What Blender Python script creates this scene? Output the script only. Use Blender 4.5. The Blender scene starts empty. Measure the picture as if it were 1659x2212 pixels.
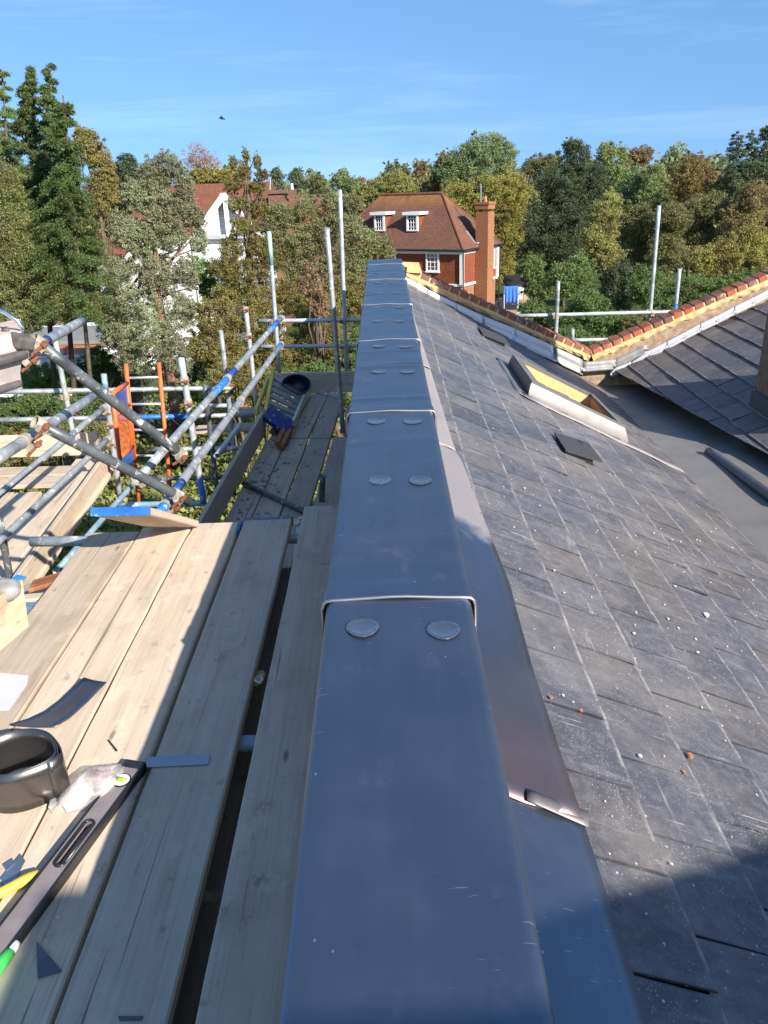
import bpy, math, random
import numpy as np
from mathutils import Matrix, Vector
random.seed(7); rng=np.random.default_rng(7)
scene=bpy.context.scene
COL=scene.collection
# ------------------------------------------------------------------ camera
H=8.9                                   # eye height above the garden
F=1710.; CX,CY=829.5,1106.              # focal length and centre in units of a 1659 x 2212 picture
def nrm(v): v=np.array(v,float); return v/np.linalg.norm(v)
def pix(x,y): return nrm([x-CX,y-CY,F])
DN=pix(986,5250); WD=pix(823,340)       # straight down, and the direction of the parapet
YH=nrm(WD-(WD@DN)*DN); ZU=-DN; XR=nrm(np.cross(YH,ZU))
R3=np.stack([XR,YH,ZU]); RISE=math.asin(-(WD@DN))
cd=bpy.data.cameras.new('camera'); cam=bpy.data.objects.new('camera',cd); COL.objects.link(cam)
r_,u_,b_=R3@np.array([1,0,0]),R3@np.array([0,-1,0]),R3@np.array([0,0,-1])
cam.matrix_world=Matrix(((r_[0],u_[0],b_[0],0),(r_[1],u_[1],b_[1],0),(r_[2],u_[2],b_[2],H),(0,0,0,1)))
cd.sensor_fit='HORIZONTAL'; cd.sensor_width=36; cd.lens=36*F/1659; cd.clip_start=.05; cd.clip_end=5000
scene.camera=cam
# ------------------------------------------------------------------ light
MRF=Matrix.Translation((0,0,H))@Matrix.Rotation(RISE,4,'X')    # roof frame: x right, y along the wall, z up, eye at 0
SUN=(MRF.to_3x3()@Vector((-1.10,1.27,-1))).normalized()
sd=bpy.data.lights.new('sun','SUN'); sd.energy=5.0; sd.angle=math.radians(.53); sd.color=(1,.94,.85)
so=bpy.data.objects.new('sun',sd); COL.objects.link(so); so.rotation_euler=SUN.to_track_quat('-Z','Y').to_euler()
world=bpy.data.worlds.new('World'); scene.world=world; world.use_nodes=True
wt=world.node_tree; wt.nodes.clear()
def wn(t,**k):
    n=wt.nodes.new(t)
    for a,b in k.items(): setattr(n,a,b)
    return n
sky=wn('ShaderNodeTexSky',sky_type='NISHITA',sun_disc=False,sun_elevation=math.asin(-SUN.z),sun_rotation=math.atan2(-SUN.x,-SUN.y),
       altitude=30,air_density=1.0,dust_density=.35,ozone_density=1.6)
bg=wn('ShaderNodeBackground'); bg.inputs[1].default_value=.116
ow=wn('ShaderNodeOutputWorld')
# thin cirrus streaks high in the sky
tc=wn('ShaderNodeTexCoord'); mp=wn('ShaderNodeMapping'); mp.inputs['Scale'].default_value=(1.6,1.6,17); mp.inputs['Rotation'].default_value=(.0,.05,.3)
no=wn('ShaderNodeTexNoise'); no.inputs['Scale'].default_value=1.7; no.inputs['Detail'].default_value=7; no.inputs['Roughness'].default_value=.6; no.inputs['Distortion'].default_value=.35
rp=wn('ShaderNodeValToRGB'); rp.color_ramp.elements[0].position=.47; rp.color_ramp.elements[1].position=.8
rp.color_ramp.elements[1].color=(.17,.17,.17,1)
hs=wn('ShaderNodeHueSaturation'); hs.inputs['Saturation'].default_value=1.2; hs.inputs['Value'].default_value=1.0
mx=wn('ShaderNodeMix',data_type='RGBA'); mx.inputs[7].default_value=(6.2,7.2,8.2,1)
L=wt.links.new
L(tc.outputs['Generated'],mp.inputs[0]); L(mp.outputs[0],no.inputs['Vector']); L(no.outputs[0],rp.inputs[0])
sv=wn('ShaderNodeSeparateXYZ'); L(tc.outputs['Generated'],sv.inputs[0])
zm=wn('ShaderNodeMapRange'); L(sv.outputs[2],zm.inputs[0]); zm.inputs[1].default_value=0; zm.inputs[2].default_value=1; zm.inputs[3].default_value=.26; zm.inputs[4].default_value=1.0
cv=wn('ShaderNodeCombineXYZ'); L(sv.outputs[0],cv.inputs[0]); L(sv.outputs[1],cv.inputs[1]); L(zm.outputs[0],cv.inputs[2])
nv_=wn('ShaderNodeVectorMath',operation='NORMALIZE'); L(cv.outputs[0],nv_.inputs[0]); L(nv_.outputs[0],sky.inputs[0])
L(sky.outputs[0],hs.inputs['Color']); L(hs.outputs[0],mx.inputs[6]); L(rp.outputs[0],mx.inputs[0]); L(mx.outputs[2],bg.inputs[0]); L(bg.outputs[0],ow.inputs[0])
scene.view_settings.view_transform='Standard'; scene.view_settings.look='None'; scene.view_settings.gamma=1; scene.view_settings.exposure=.95
scene.view_settings.use_curve_mapping=False
scene.render.engine='CYCLES'
# ------------------------------------------------------------------ where things stand (sight lines met with planes and distances)
c_,s_=math.cos(RISE),math.sin(RISE)
def wray(x,y): return R3@np.array([(x-CX)/F,(y-CY)/F,1.])
def rray(x,y):
    w=wray(x,y); return np.array([w[0],w[1]*c_+w[2]*s_,-w[1]*s_+w[2]*c_])
def atN(x,y,n): r=rray(x,y); return r*(n/r[2])
def atS(x,y,s): r=rray(x,y); return r*(s/r[1])
def zc(x,y,z): return rray(x,y)*z
def onpl(x,y,p0,n): r=rray(x,y); n=np.array(n,float); return r*((np.array(p0)@n)/(r@n))
def wy(x,y,D): r=wray(x,y); return r*(D/r[1])+np.array([0,0,H])
def wz(x,y,z): r=wray(x,y); return r*((z-H)/r[2])+np.array([0,0,H])
# ------------------------------------------------------------------ meshes
class B:
    def __init__(s): s.v=[]; s.f=[]; s.uv=None
    def add(s,vs,fs):
        o=len(s.v); s.v+= [tuple(map(float,p)) for p in vs]; s.f+=[tuple(i+o for i in f) for f in fs]; return s
    def box(s,c,d,R=None):
        c=np.array(c,float); d=np.array(d,float)/2; R=np.eye(3) if R is None else np.array(R)
        vs=[c+R@(d*np.array(k)) for k in ((-1,-1,-1),(1,-1,-1),(1,1,-1),(-1,1,-1),(-1,-1,1),(1,-1,1),(1,1,1),(-1,1,1))]
        return s.add(vs,[(3,2,1,0),(4,5,6,7),(0,1,5,4),(1,2,6,5),(2,3,7,6),(3,0,4,7)])
    def hexa(s,b,t):   # bottom quad, top quad, both counter-clockwise from above
        return s.add(list(b)+list(t),[(3,2,1,0),(4,5,6,7),(0,1,5,4),(1,2,6,5),(2,3,7,6),(3,0,4,7)])
    def prism(s,poly,h):   # polygon points (3d), extruded by vector h
        n=len(poly); h=np.array(h,float); p=[np.array(q,float) for q in poly]
        return s.add(p+[q+h for q in p],[tuple(range(n-1,-1,-1)),tuple(range(n,2*n))]+[(i,(i+1)%n,n+(i+1)%n,n+i) for i in range(n)])
    def tube(s,path,r,n=12,cap=True,hollow=0):
        path=[np.array(p,float) for p in path]; m=len(path); rs=r if hasattr(r,'__len__') else [r]*m
        o=len(s.v); t0=nrm(path[1]-path[0]); a=nrm(np.cross(t0,[.31,.17,.93])) 
        for i,p in enumerate(path):
            t=nrm((path[min(i+1,m-1)]-path[max(i-1,0)])); a=nrm(a-(a@t)*t); b=np.cross(t,a)
            for k in range(n):
                w=2*math.pi*k/n; s.v.append(tuple(p+rs[i]*(math.cos(w)*a+math.sin(w)*b)))
            if hollow:
                for k in range(n):
                    w=2*math.pi*k/n; s.v.append(tuple(p+(rs[i]-hollow)*(math.cos(w)*a+math.sin(w)*b)))
        st=n*(2 if hollow else 1)
        for i in range(m-1):
            for k in range(n):
                k2=(k+1)%n; s.f.append((o+i*st+k,o+i*st+k2,o+(i+1)*st+k2,o+(i+1)*st+k))
                if hollow: s.f.append((o+i*st+n+k2,o+i*st+n+k,o+(i+1)*st+n+k,o+(i+1)*st+n+k2))
        if hollow:
            for k in range(n):
                k2=(k+1)%n; e=o+(m-1)*st
                s.f.append((o+k2,o+k,o+n+k,o+n+k2)); s.f.append((e+k,e+k2,e+n+k2,e+n+k))
        elif cap:
            s.f.append(tuple(o+k for k in range(n-1,-1,-1))); s.f.append(tuple(o+(m-1)*st+k for k in range(n)))
        return s
    def grid(s,P):     # P[i][j] points
        o=len(s.v); ni,nj=len(P),len(P[0])
        for r in P:
            for p in r: s.v.append(tuple(map(float,p)))
        for i in range(ni-1):
            for j in range(nj-1): s.f.append((o+i*nj+j,o+(i+1)*nj+j,o+(i+1)*nj+j+1,o+i*nj+j+1))
        return s
    def sheet(s,P,th):  # closed sheet of thickness th (vector or number along -z)
        P=np.array(P,float); d=np.array(th if hasattr(th,'__len__') else (0,0,-th),float)
        ni,nj=P.shape[:2]; o=len(s.v); s.grid(P.tolist()); s.grid((P[::-1]+d).tolist())
        q=o+ni*nj; I=lambda i,j:o+i*nj+j; J=lambda i,j:q+(ni-1-i)*nj+j
        for i in range(ni-1): s.f+=[(I(i,0),J(i,0),J(i+1,0),I(i+1,0)),(I(i+1,nj-1),J(i+1,nj-1),J(i,nj-1),I(i,nj-1))]
        for j in range(nj-1): s.f+=[(I(0,j+1),J(0,j+1),J(0,j),I(0,j)),(I(ni-1,j),J(ni-1,j),J(ni-1,j+1),I(ni-1,j+1))]
        return s
    def build(s,name,mat,parent=None,org=None,M=None,smooth=False):
        me=bpy.data.meshes.new(name)
        if parent is not None: org=ORG[parent][0]; M=ORG[parent][1]
        if org is None: org=np.array(s.v).mean(0)
        if M is None: M=MRF
        v=np.array(s.v)-np.array(org); me.from_pydata(v.tolist(),[],s.f); me.validate(); me.update()
        if s.uv is not None:
            ul=me.uv_layers.new(name='UVMap'); ul.data.foreach_set('uv',np.array(s.uv,np.float32).ravel())
        if smooth: me.polygons.foreach_set('use_smooth',[True]*len(me.polygons))
        if mat: me.materials.append(mat)
        o=bpy.data.objects.new(name,me); COL.objects.link(o)
        if parent is not None: o.parent=parent
        else: o.matrix_world=M@Matrix.Translation(Vector(org))
        ORG[o]=(org,M); return o
ORG={}
def tag(o,label=None,cat=None,group=None,kind=None):
    if label: o['label']=label
    if cat: o['category']=cat
    if group: o['group']=group
    if kind: o['kind']=kind
    return o
def thing(name,label,cat,org,M=None,group=None):
    o=bpy.data.objects.new(name,None); COL.objects.link(o); o.empty_display_size=.1
    M=MRF if M is None else M; o.matrix_world=M@Matrix.Translation(Vector(org)); ORG[o]=(np.array(org,float),M)
    return tag(o,label,cat,group)
WID=Matrix.Identity(4)
# ------------------------------------------------------------------ materials
class MT:
    def __init__(s,name,rough=.7,metal=0,spec=.5):
        s.m=bpy.data.materials.new(name); s.m.use_nodes=True; s.t=s.m.node_tree
        s.b=s.t.nodes['Principled BSDF']; s.i('Roughness',rough); s.i('Metallic',metal); s.i('Specular IOR Level',spec)
        s._tc=None
    def i(s,k,v):
        if isinstance(v,bpy.types.NodeSocket): s.t.links.new(v,s.b.inputs[k])
        else: s.b.inputs[k].default_value=v
    def n(s,t,ins=None,**k):
        n=s.t.nodes.new(t)
        for a,b in k.items(): setattr(n,a,b)
        for a,b in (ins or {}).items():
            if isinstance(b,bpy.types.NodeSocket): s.t.links.new(b,n.inputs[a])
            else: n.inputs[a].default_value=b
        return n
    def co(s,sc=(1,1,1),kind='Object',rot=(0,0,0),rand=True):
        if s._tc is None: s._tc=s.n('ShaderNodeTexCoord')
        loc=(0,0,0); v=s._tc.outputs[kind]
        if rand and kind=='Object':
            oi=s.n('ShaderNodeObjectInfo'); mu=s.n('ShaderNodeVectorMath',{0:v},operation='ADD')
            sc2=s.n('ShaderNodeMath',{0:oi.outputs['Random'],1:37.},operation='MULTIPLY'); s.t.links.new(sc2.outputs[0],mu.inputs[1]); v=mu.outputs[0]
        return s.n('ShaderNodeMapping',{'Vector':v,'Scale':sc,'Rotation':rot}).outputs[0]
    def noise(s,vec,scale=5,det=4,rough=.55,dist=0): return s.n('ShaderNodeTexNoise',{'Vector':vec,'Scale':scale,'Detail':det,'Roughness':rough,'Distortion':dist}).outputs[0]
    def vor(s,vec,scale,feat='F1',out='Distance'): return s.n('ShaderNodeTexVoronoi',{'Vector':vec,'Scale':scale},feature=feat).outputs[out]
    def ramp(s,f,stops,interp='LINEAR'):
        r=s.n('ShaderNodeValToRGB',{0:f}); e=r.color_ramp; e.interpolation=interp
        while len(e.elements)<len(stops): e.elements.new(.5)
        for el,(p,c) in zip(e.elements,stops):
            el.position=p; el.color=(c if hasattr(c,'__len__') else (c,c,c))+((1,) if not hasattr(c,'__len__') or len(c)==3 else ())
        return r.outputs[0]
    def mix(s,f,a,b,mode='MIX'):
        m=s.n('ShaderNodeMix',data_type='RGBA',blend_type=mode)
        for k,x in ((0,f),(6,a),(7,b)):
            if isinstance(x,bpy.types.NodeSocket): s.t.links.new(x,m.inputs[k])
            else: m.inputs[k].default_value=x if k==0 else tuple(x)+(1,)*(4-len(x))
        return m.outputs[2]
    def math(s,op,a,b=0): return s.n('ShaderNodeMath',{0:a,1:b},operation=op).outputs[0]
    def col(s,c): s.i('Base Color',c if isinstance(c,bpy.types.NodeSocket) else tuple(c)+(1,)); return s
    def bump(s,h,strength=.3,dist=.01): s.i('Normal',s.n('ShaderNodeBump',{'Height':h,'Strength':strength,'Distance':dist}).outputs[0]); return s
    def isl(s): return s.n('ShaderNodeNewGeometry').outputs['Random Per Island']
    def orand(s): return s.n('ShaderNodeObjectInfo').outputs['Random']

def m_plain(name,c,rough=.7,metal=0,var=.25,scale=12,bump=.0,spec=.5):
    m=MT(name,rough,metal,spec); n=m.noise(m.co(),scale,5)
    c=np.array(c); m.col(m.ramp(n,[(.3,tuple(np.clip(c*(1-var),0,1))),(.7,tuple(np.clip(c*(1+var),0,1)))]))
    if bump: m.bump(n,bump,.005)
    return m.m
def m_lead(name,base=(.155,.188,.245),rough=.40,patina=0.,pcol=(.36,.31,.28),metal=.9):
    m=MT(name,rough,metal)
    st=m.noise(m.co((38,1.1,38)),1.0,5,.6); bl=m.noise(m.co((3,3,3)),1.6,4); fine=m.noise(m.co((60,9,60)),1.5,3)
    b=np.array(base)
    c=m.ramp(st,[(.25,tuple(b*.94)),(.5,tuple(b)),(.8,tuple(b*1.06))])
    c=m.mix(m.ramp(bl,[(.5,0.),(.85,.3)]),c,tuple(b*1.2+np.array((.015,.01,0))))
    sc=m.ramp(m.noise(m.co((14,190,14),rot=(0,0,.35)),1.2,2),[(.70,0.),(.725,1.)]); sg=m.ramp(m.noise(m.co((5,5,5)),1.1,2),[(.55,0.),(.61,1.)])
    sc=m.math('MULTIPLY',sc,sg)
    c=m.mix(m.math('MULTIPLY',sc,.6),c,(.7,.74,.8))
    smu=m.ramp(m.noise(m.co((6,4,6)),1.6,4,.6),[(.63,0.),(.80,.5)]); c=m.mix(smu,c,(.36,.355,.36))
    dots=m.ramp(m.vor(m.co((30,22,30)),1.0),[(.05,1.),(.085,0.)]); dsel=m.ramp(m.noise(m.co((9,9,9)),1.3,2),[(.56,0.),(.6,.8)])
    c=m.mix(m.math('MULTIPLY',dots,dsel),c,(.55,.56,.57))
    if patina:
        pn=m.ramp(m.noise(m.co((5,3,5)),1.3,5),[(.3,patina*.75),(.75,min(1,patina*1.15))])
        c=m.mix(pn,c,pcol); m.i('Metallic',m.math('MULTIPLY',m.math('SUBTRACT',1.0,pn),metal))
    m.col(c); m.i('Roughness',m.ramp(bl,[(.3,rough*.85),(.75,min(1,rough*1.25))]))
    m.bump(m.mix(.75,st,bl),.10,.01)
    return m.m
def m_wood(name,cols,stain=.5,splat=.6,bumpk=.35,rand=.28):
    m=MT(name,.82,0,.25)
    g=m.noise(m.co((26,.9,26)),1.0,6,.62,.5); fine=m.noise(m.co((110,3.2,110)),1.0,3); bl=m.noise(m.co((5,3,5)),1.2,5); b2=m.noise(m.co((7,5,7)),1.5,5,.62)
    c=m.ramp(g,[(.25,cols[0]),(.48,cols[1]),(.75,cols[2])])
    c=m.mix(m.ramp(fine,[(.32,.35),(.5,0.)]),c,tuple(np.array(cols[0])*.72))
    c=m.mix(m.ramp(bl,[(.52,0.),(.75,stain)]),c,tuple(np.array(cols[0])*.62))
    c=m.mix(m.ramp(b2,[(.585,0.),(.66,splat*.9)]),c,(.64,.53,.385)); dk=m.noise(m.co((13,9,13)),1.4,5,.7); c=m.mix(m.ramp(dk,[(.60,0.),(.70,.6)]),c,tuple(np.array(cols[0])*.5)); crk=m.ramp(m.noise(m.co((60,.8,60)),1.,3,.5,.3),[(.67,0.),(.70,.75)]); c=m.mix(crk,c,tuple(np.array(cols[0])*.3))
    kn=m.ramp(m.vor(m.co((8,2.6,8)),1.0),[(.035,.6),(.085,0.)]); c=m.mix(kn,c,(.07,.045,.03))
    sp=m.ramp(m.vor(m.co((24,17,24)),1.0),[(.07,1.),(.10,0.)]); sel=m.ramp(m.noise(m.co((7,7,7)),1.,2),[(.57,0.),(.6,splat)])
    c=m.mix(m.math('MULTIPLY',sp,sel),c,(.66,.62,.54))
    v=m.n('ShaderNodeHueSaturation',{'Color':c,'Value':m.n('ShaderNodeMapRange',{'Value':m.orand(),3:1-rand*.6,4:1+rand*.5}).outputs[0]}).outputs[0]
    m.col(v); m.bump(m.mix(.5,g,fine),bumpk,.004); return m.m
def m_tube(name,base=(.36,.38,.39),splat=.8,dark=.5,metal=.45,rough=.45):
    m=MT(name,rough,metal,.5); b=np.array(base)
    n1=m.noise(m.co((9,9,9)),1.,5,.6); n2=m.noise(m.co((16,16,16)),1.3,6,.62); n3=m.noise(m.co((30,30,30)),1.,4)
    c=m.ramp(n1,[(.25,tuple(b*(1-dark))),(.5,tuple(b)),(.8,tuple(b*1.25))])
    c=m.mix(m.ramp(n2,[(.59,0.),(.66,splat)]),c,(.66,.63,.57)); c=m.mix(m.ramp(n3,[(.66,0.),(.72,splat*.8)]),c,(.72,.70,.66))
    m.col(c); m.i('Metallic',m.ramp(n2,[(.55,metal),(.66,0.)])); m.i('Roughness',m.ramp(n1,[(.3,rough*.8),(.7,min(1,rough*1.3))])); m.bump(n3,.15,.003); return m.m
def m_leaf(name,cols,trans=.35,rough=.55):
    m=MT(name,rough,0,.3); isl=m.isl(); k=len(cols); cols=[tuple(.84*v+.16*w for v,w in zip((c[0]*2.0,c[1]*2.15,c[2]*2.1),[(c[0]+c[1]+c[2])*.55]*3)) for c in cols]
    c=m.ramp(isl,[(i/(k-1)*.98+.01,tuple(cols[i])) for i in range(k)])
    n=m.noise(m.co((1,1,1),rand=True),.9,3)
    c=m.n('ShaderNodeHueSaturation',{'Color':c,'Hue':m.n('ShaderNodeMapRange',{'Value':n,1:.3,2:.7,3:.478,4:.522}).outputs[0],'Value':m.n('ShaderNodeMapRange',{'Value':n,1:.3,2:.7,3:.75,4:1.3}).outputs[0]}).outputs[0]
    m.col(c)
    tr=m.n('ShaderNodeBsdfTranslucent',{'Color':m.n('ShaderNodeHueSaturation',{'Color':c,'Saturation':1.15,'Value':1.25}).outputs[0]})
    ms=m.n('ShaderNodeMixShader',{0:trans,1:m.b.outputs[0],2:tr.outputs[0]}); out=[x for x in m.t.nodes if x.type=='OUTPUT_MATERIAL'][0]
    m.t.links.new(ms.outputs[0],out.inputs[0]); return m.m
def m_brickwall(name,c1,c2,mortar,sx=4.2,row=.25,bw=.5,ms=.02,axis='xz',rough=.85,bump=.5,rot=0):
    m=MT(name,rough,0,.2); sep=m.n('ShaderNodeSeparateXYZ',{0:m.co(rand=False)})
    uu=m.math('ADD',sep.outputs[0],sep.outputs[1]) if axis=='xz' else sep.outputs[0]
    cb=m.n('ShaderNodeCombineXYZ',{0:uu,1:sep.outputs[2] if axis=='xz' else sep.outputs[1],2:0.})
    br=m.n('ShaderNodeTexBrick',{'Vector':cb.outputs[0],'Color1':tuple(c1)+(1,),'Color2':tuple(c2)+(1,),'Mortar':tuple(mortar)+(1,),'Scale':sx,'Mortar Size':ms,'Brick Width':bw,'Row Height':row,'Bias':0.})
    n=m.noise(m.co((1,1,1),rand=False),6,5); c=m.mix(m.ramp(n,[(.35,.55),(.7,0.)]),br.outputs[0],tuple(np.array(c1)*.55))
    m.col(c); m.bump(m.math('SUBTRACT',1.0,br.outputs['Fac']),bump,.01); return m
MAT={}
def setup_mats():
    M=MAT
    M['lead']=m_lead('lead_new')
    M['lead_rim']=m_lead('lead_rim',(.46,.44,.44),.34,0)
    M['lead_old']=m_lead('lead_weathered',(.36,.36,.37),.5,.85,(.32,.265,.24))
    M['lead_dull']=m_lead('lead_dull',(.24,.25,.26),.5,.6,(.20,.19,.18)); M['lead_up']=m_lead('lead_upstand',(.19,.185,.185),.5,.7,(.17,.15,.14))
    M['lead_white']=m_lead('lead_bright',(.60,.60,.62),.45,.5,(.50,.48,.47)); M['lead_step']=m_lead('lead_pale_step',(.42,.43,.46),.5,.7,(.40,.40,.43))
    M['lead_gutter']=m_lead('lead_gutter',(.19,.20,.215),.5,.62,(.24,.21,.175),.7); M['lead_dark']=m_lead('lead_dark',(.12,.13,.15),.45,.2,(.12,.12,.13),.7)
    M['wood']=m_wood('board_wood',[(.45,.345,.25),(.53,.42,.31),(.60,.49,.375)],.42)
    M['wood_grey']=m_wood('board_wood_grey',[(.42,.335,.25),(.51,.415,.32),(.57,.475,.375)],.45,.5)
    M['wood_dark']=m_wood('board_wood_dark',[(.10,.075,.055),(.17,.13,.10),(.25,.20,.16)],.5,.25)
    M['wood_new']=m_wood('timber_new',[(.62,.36,.14),(.72,.44,.19),(.80,.54,.27)],.15,.1,.2,.1)
    M['ply']=m_wood('plywood',[(.44,.345,.22),(.52,.42,.28),(.58,.48,.34)],.45,.4,.2,.1)
    M['wood_red']=m_wood('timber_red',[(.20,.07,.025),(.33,.12,.045),(.45,.2,.09)],.3,.2)
    M['tube']=m_tube('galvanised_tube'); M['tube_dark']=m_tube('dark_tube',(.125,.135,.142),.75,.5); M['tube_light']=m_tube('pale_tube',(.47,.49,.50),.35,.25)
    M['tube_bluish']=m_tube('bluish_tube',(.24,.36,.44),.7,.4,.3)
    M['bluepaint']=m_tube('blue_paint',(.02,.14,.50),.55,.35,0,.5)
    M['greenpaint']=m_tube('green_paint',(.30,.45,.38),.4,.3,0,.5)
    M['orange']=m_plain('orange_paint',(.62,.13,.035),.5,0,.25,20); 
    M['bluesheet']=m_plain('blue_sheet',(.02,.10,.36),.35,0,.3,5)
    M['coupler']=m_tube('coupler_steel',(.40,.35,.27),.4,.4,.3,.55); M['rust']=m_plain('rust',(.22,.085,.04),.85,.1,.45,60,.4)
    M['mortar']=m_plain('mortar_yellow',(.62,.42,.20),.9,0,.18,14,.35,.2)
    M['black']=m_plain('black_plastic',(.022,.023,.025),.45,0,.3,30); M['rubber']=m_plain('dirty_rubber',(.085,.075,.07),.75,0,.5,16,.2)
    M['chrome']=m_plain('chrome',(.75,.76,.78),.12,1,.03)
    M['pinkplastic']=m_plain('dusty_plastic',(.44,.37,.37),.6,0,.2,9,.1); M['tanplastic']=m_plain('dusty_tan_plastic',(.58,.43,.35),.6,0,.15,9)
    M['white']=m_plain('white_paint',(.80,.80,.78),.5,0,.04,5); M['paper']=m_plain('paper',(.56,.54,.53),.85,0,.06,9)
    M['glass']=m_plain('window_glass',(.03,.035,.04),.06,0,.3,3); M['stone']=m_plain('stone',(.24,.23,.22),.85,0,.35,25,.5)
    M['alu']=m_plain('aluminium',(.50,.51,.52),.4,.8,.15,30); M['yellow']=m_plain('yellow_fibreglass',(.66,.47,.07),.5,0,.15,14); M['ygreen']=m_plain('faded_fibreglass',(.55,.56,.33),.5,0,.15,14)
    M['handle_y']=m_plain('handle_yellow',(.55,.43,.05),.5,0,.2,20); M['navy']=m_plain('navy_plastic',(.012,.02,.055),.35,0,.3,8)
    M['levelgrey']=m_plain('level_body',(.27,.225,.215),.45,.2,.12,20); M['vial']=m_plain('vial_green',(.28,.42,.03),.15,0,.25,30); M['green']=m_plain('green_plastic',(.06,.50,.10),.4,0,.15,20)
    M['ladderblue']=m_tube('ladder_cap_blue',(.012,.03,.17),.75,.5,0,.5)
    M['tread']=m_plain('tread_grey',(.30,.29,.28),.55,.3,.25,30)
    M['towel']=m_plain('towel_blue',(.045,.14,.50),.9,0,.15,9); M['cloth']=m_plain('washing_pale',(.62,.62,.68),.9,0,.08,6)
    m=MT('slate',.48,0,.45); uv=m.n('ShaderNodeUVMap').outputs[0]; sp=m.n('ShaderNodeSeparateXYZ',{0:uv})
    isl=m.isl(); b=m.ramp(isl,[(0.,(.050,.050,.058)),(.2,(.088,.086,.096)),(.35,(.062,.063,.075)),(.55,(.105,.098,.102)),(.7,(.075,.077,.090)),(.85,(.112,.098,.092)),(1.,(.055,.056,.066))])
    co=m.co((1,1,1),rand=False)
    riv=m.noise(co,26,6,.72); b=m.mix(m.ramp(riv,[(.46,0.),(.72,.5)]),b,(.21,.20,.205)); b=m.mix(m.ramp(m.noise(co,5.5,5,.65),[(.5,0.),(.75,.45)]),b,(.24,.22,.215))
    big=m.noise(co,2.1,5,.6); b=m.mix(m.ramp(big,[(.48,0.),(.78,.55)]),b,(.25,.215,.185))
    lift=m.noise(co,140,4,.75); b=m.mix(m.ramp(lift,[(.58,0.),(.74,.5)]),b,(.28,.27,.27)); b=m.mix(m.ramp(lift,[(.30,.5),(.42,0.)]),b,(.05,.05,.057))
    dust=m.math('MULTIPLY',m.ramp(sp.outputs[0],[(.94,0.),(.985,1.)]),m.ramp(m.noise(m.co((22,7,22),rand=False),1.3,6,.75),[(.42,0.),(.62,1.)]))
    sv_=m.n('ShaderNodeMath',{0:sp.outputs[1],1:.5},operation='SUBTRACT').outputs[0]; sv_=m.n('ShaderNodeMath',{0:sv_},operation='ABSOLUTE').outputs[0]; jl=m.math('MULTIPLY',m.ramp(sv_,[(.482,0.),(.495,1.)]),m.ramp(m.noise(m.co((5,5,5),rand=False),1.,3),[(.36,.25),(.55,1.)])); b=m.mix(m.math('MULTIPLY',jl,.7),b,(.022,.022,.026))  # dark side edges paint in the shade of the gaps between slates
    b=m.mix(m.math('MULTIPLY',dust,.75),b,(.40,.375,.34))
    hd=m.math('MULTIPLY',m.ramp(sp.outputs[0],[(.02,.5),(.10,0.)]),m.ramp(m.noise(co,14,4),[(.4,0.),(.6,1.)])); b=m.mix(hd,b,(.33,.31,.28))
    fl=m.math('MULTIPLY',m.ramp(m.vor(m.co((34,26,34),rand=False),1.),[(.06,1.),(.095,0.)]),m.ramp(m.noise(co,4,3),[(.47,0.),(.56,1.)])); b=m.mix(fl,b,(.52,.49,.44))
    f2=m.math('MULTIPLY',m.ramp(m.vor(m.co((120,95,120),rand=False),1.),[(.12,1.),(.2,0.)]),m.ramp(m.noise(co,7,3),[(.38,0.),(.6,.8)])); b=m.mix(f2,b,(.42,.40,.37))
    scr=m.math('MULTIPLY',m.ramp(m.noise(m.co((5,90,5),rot=(0,0,.9),rand=False),1.2,3,.6),[(.66,0.),(.70,.8)]),m.ramp(m.noise(co,3.3,3),[(.5,0.),(.6,1.)])); b=m.mix(scr,b,(.42,.40,.37))
    sm=m.ramp(m.noise(m.co((2.5,12,2.5),rot=(0,0,.7),rand=False),1.2,6,.7),[(.57,0.),(.72,.45)]); b=m.mix(sm,b,(.30,.29,.30)); lime=m.math('MULTIPLY',m.ramp(m.noise(m.co((22,2.2,22),rot=(0,0,.15),rand=False),1.,5,.7,.8),[(.61,0.),(.69,.5)]),m.ramp(m.noise(m.co((1,1,1),rand=False),2.3,4),[(.45,0.),(.62,1.)])); b=m.mix(lime,b,(.42,.40,.37))
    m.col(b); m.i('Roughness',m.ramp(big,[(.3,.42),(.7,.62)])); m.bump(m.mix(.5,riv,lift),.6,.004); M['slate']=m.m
    m=MT('coping_brick',.9,0,.2); isl=m.isl(); b=m.ramp(isl,[(0.,(.42,.105,.05)),(.28,(.36,.13,.075)),(.45,(.47,.10,.035)),(.62,(.26,.12,.09)),(.8,(.15,.08,.065)),(1.,(.40,.12,.06))])
    n=m.noise(m.co((1,1,1),rand=False),22,5,.65); b=m.mix(m.ramp(n,[(.42,.65),(.55,0.)]),b,(.20,.10,.075)); b=m.mix(m.ramp(m.noise(m.co((1,1,1),rand=False),15,5),[(.58,0.),(.68,.7)]),b,(.52,.36,.24)); m.col(b); m.bump(n,.6,.006); M['brick']=m.m
    M['brickwall']=m_brickwall('stock_brick',(.36,.17,.09),(.27,.12,.07),(.42,.36,.28),4.4).m
    M['rough_mortar']=m_plain('smeared_masonry',(.30,.215,.15),.95,0,.35,16,.5,.1); M['concrete']=m_plain('render_grey',(.25,.23,.21),.9,0,.25,6,.3)
    M['chimbrown']=m_plain('chimney_render',(.20,.13,.085),.85,0,.3,25,.4)
setup_mats()
MAT['lead_dot']=m_lead('lead_dot',(.31,.325,.35),.24,0)
m=MT('lead_half',.36,.9); mm=MAT['lead'].copy(); mm.name='lead_part_dusty'; t=mm.node_tree; bs=t.nodes['Principled BSDF']
src=bs.inputs['Base Color'].links[0].from_socket
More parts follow.
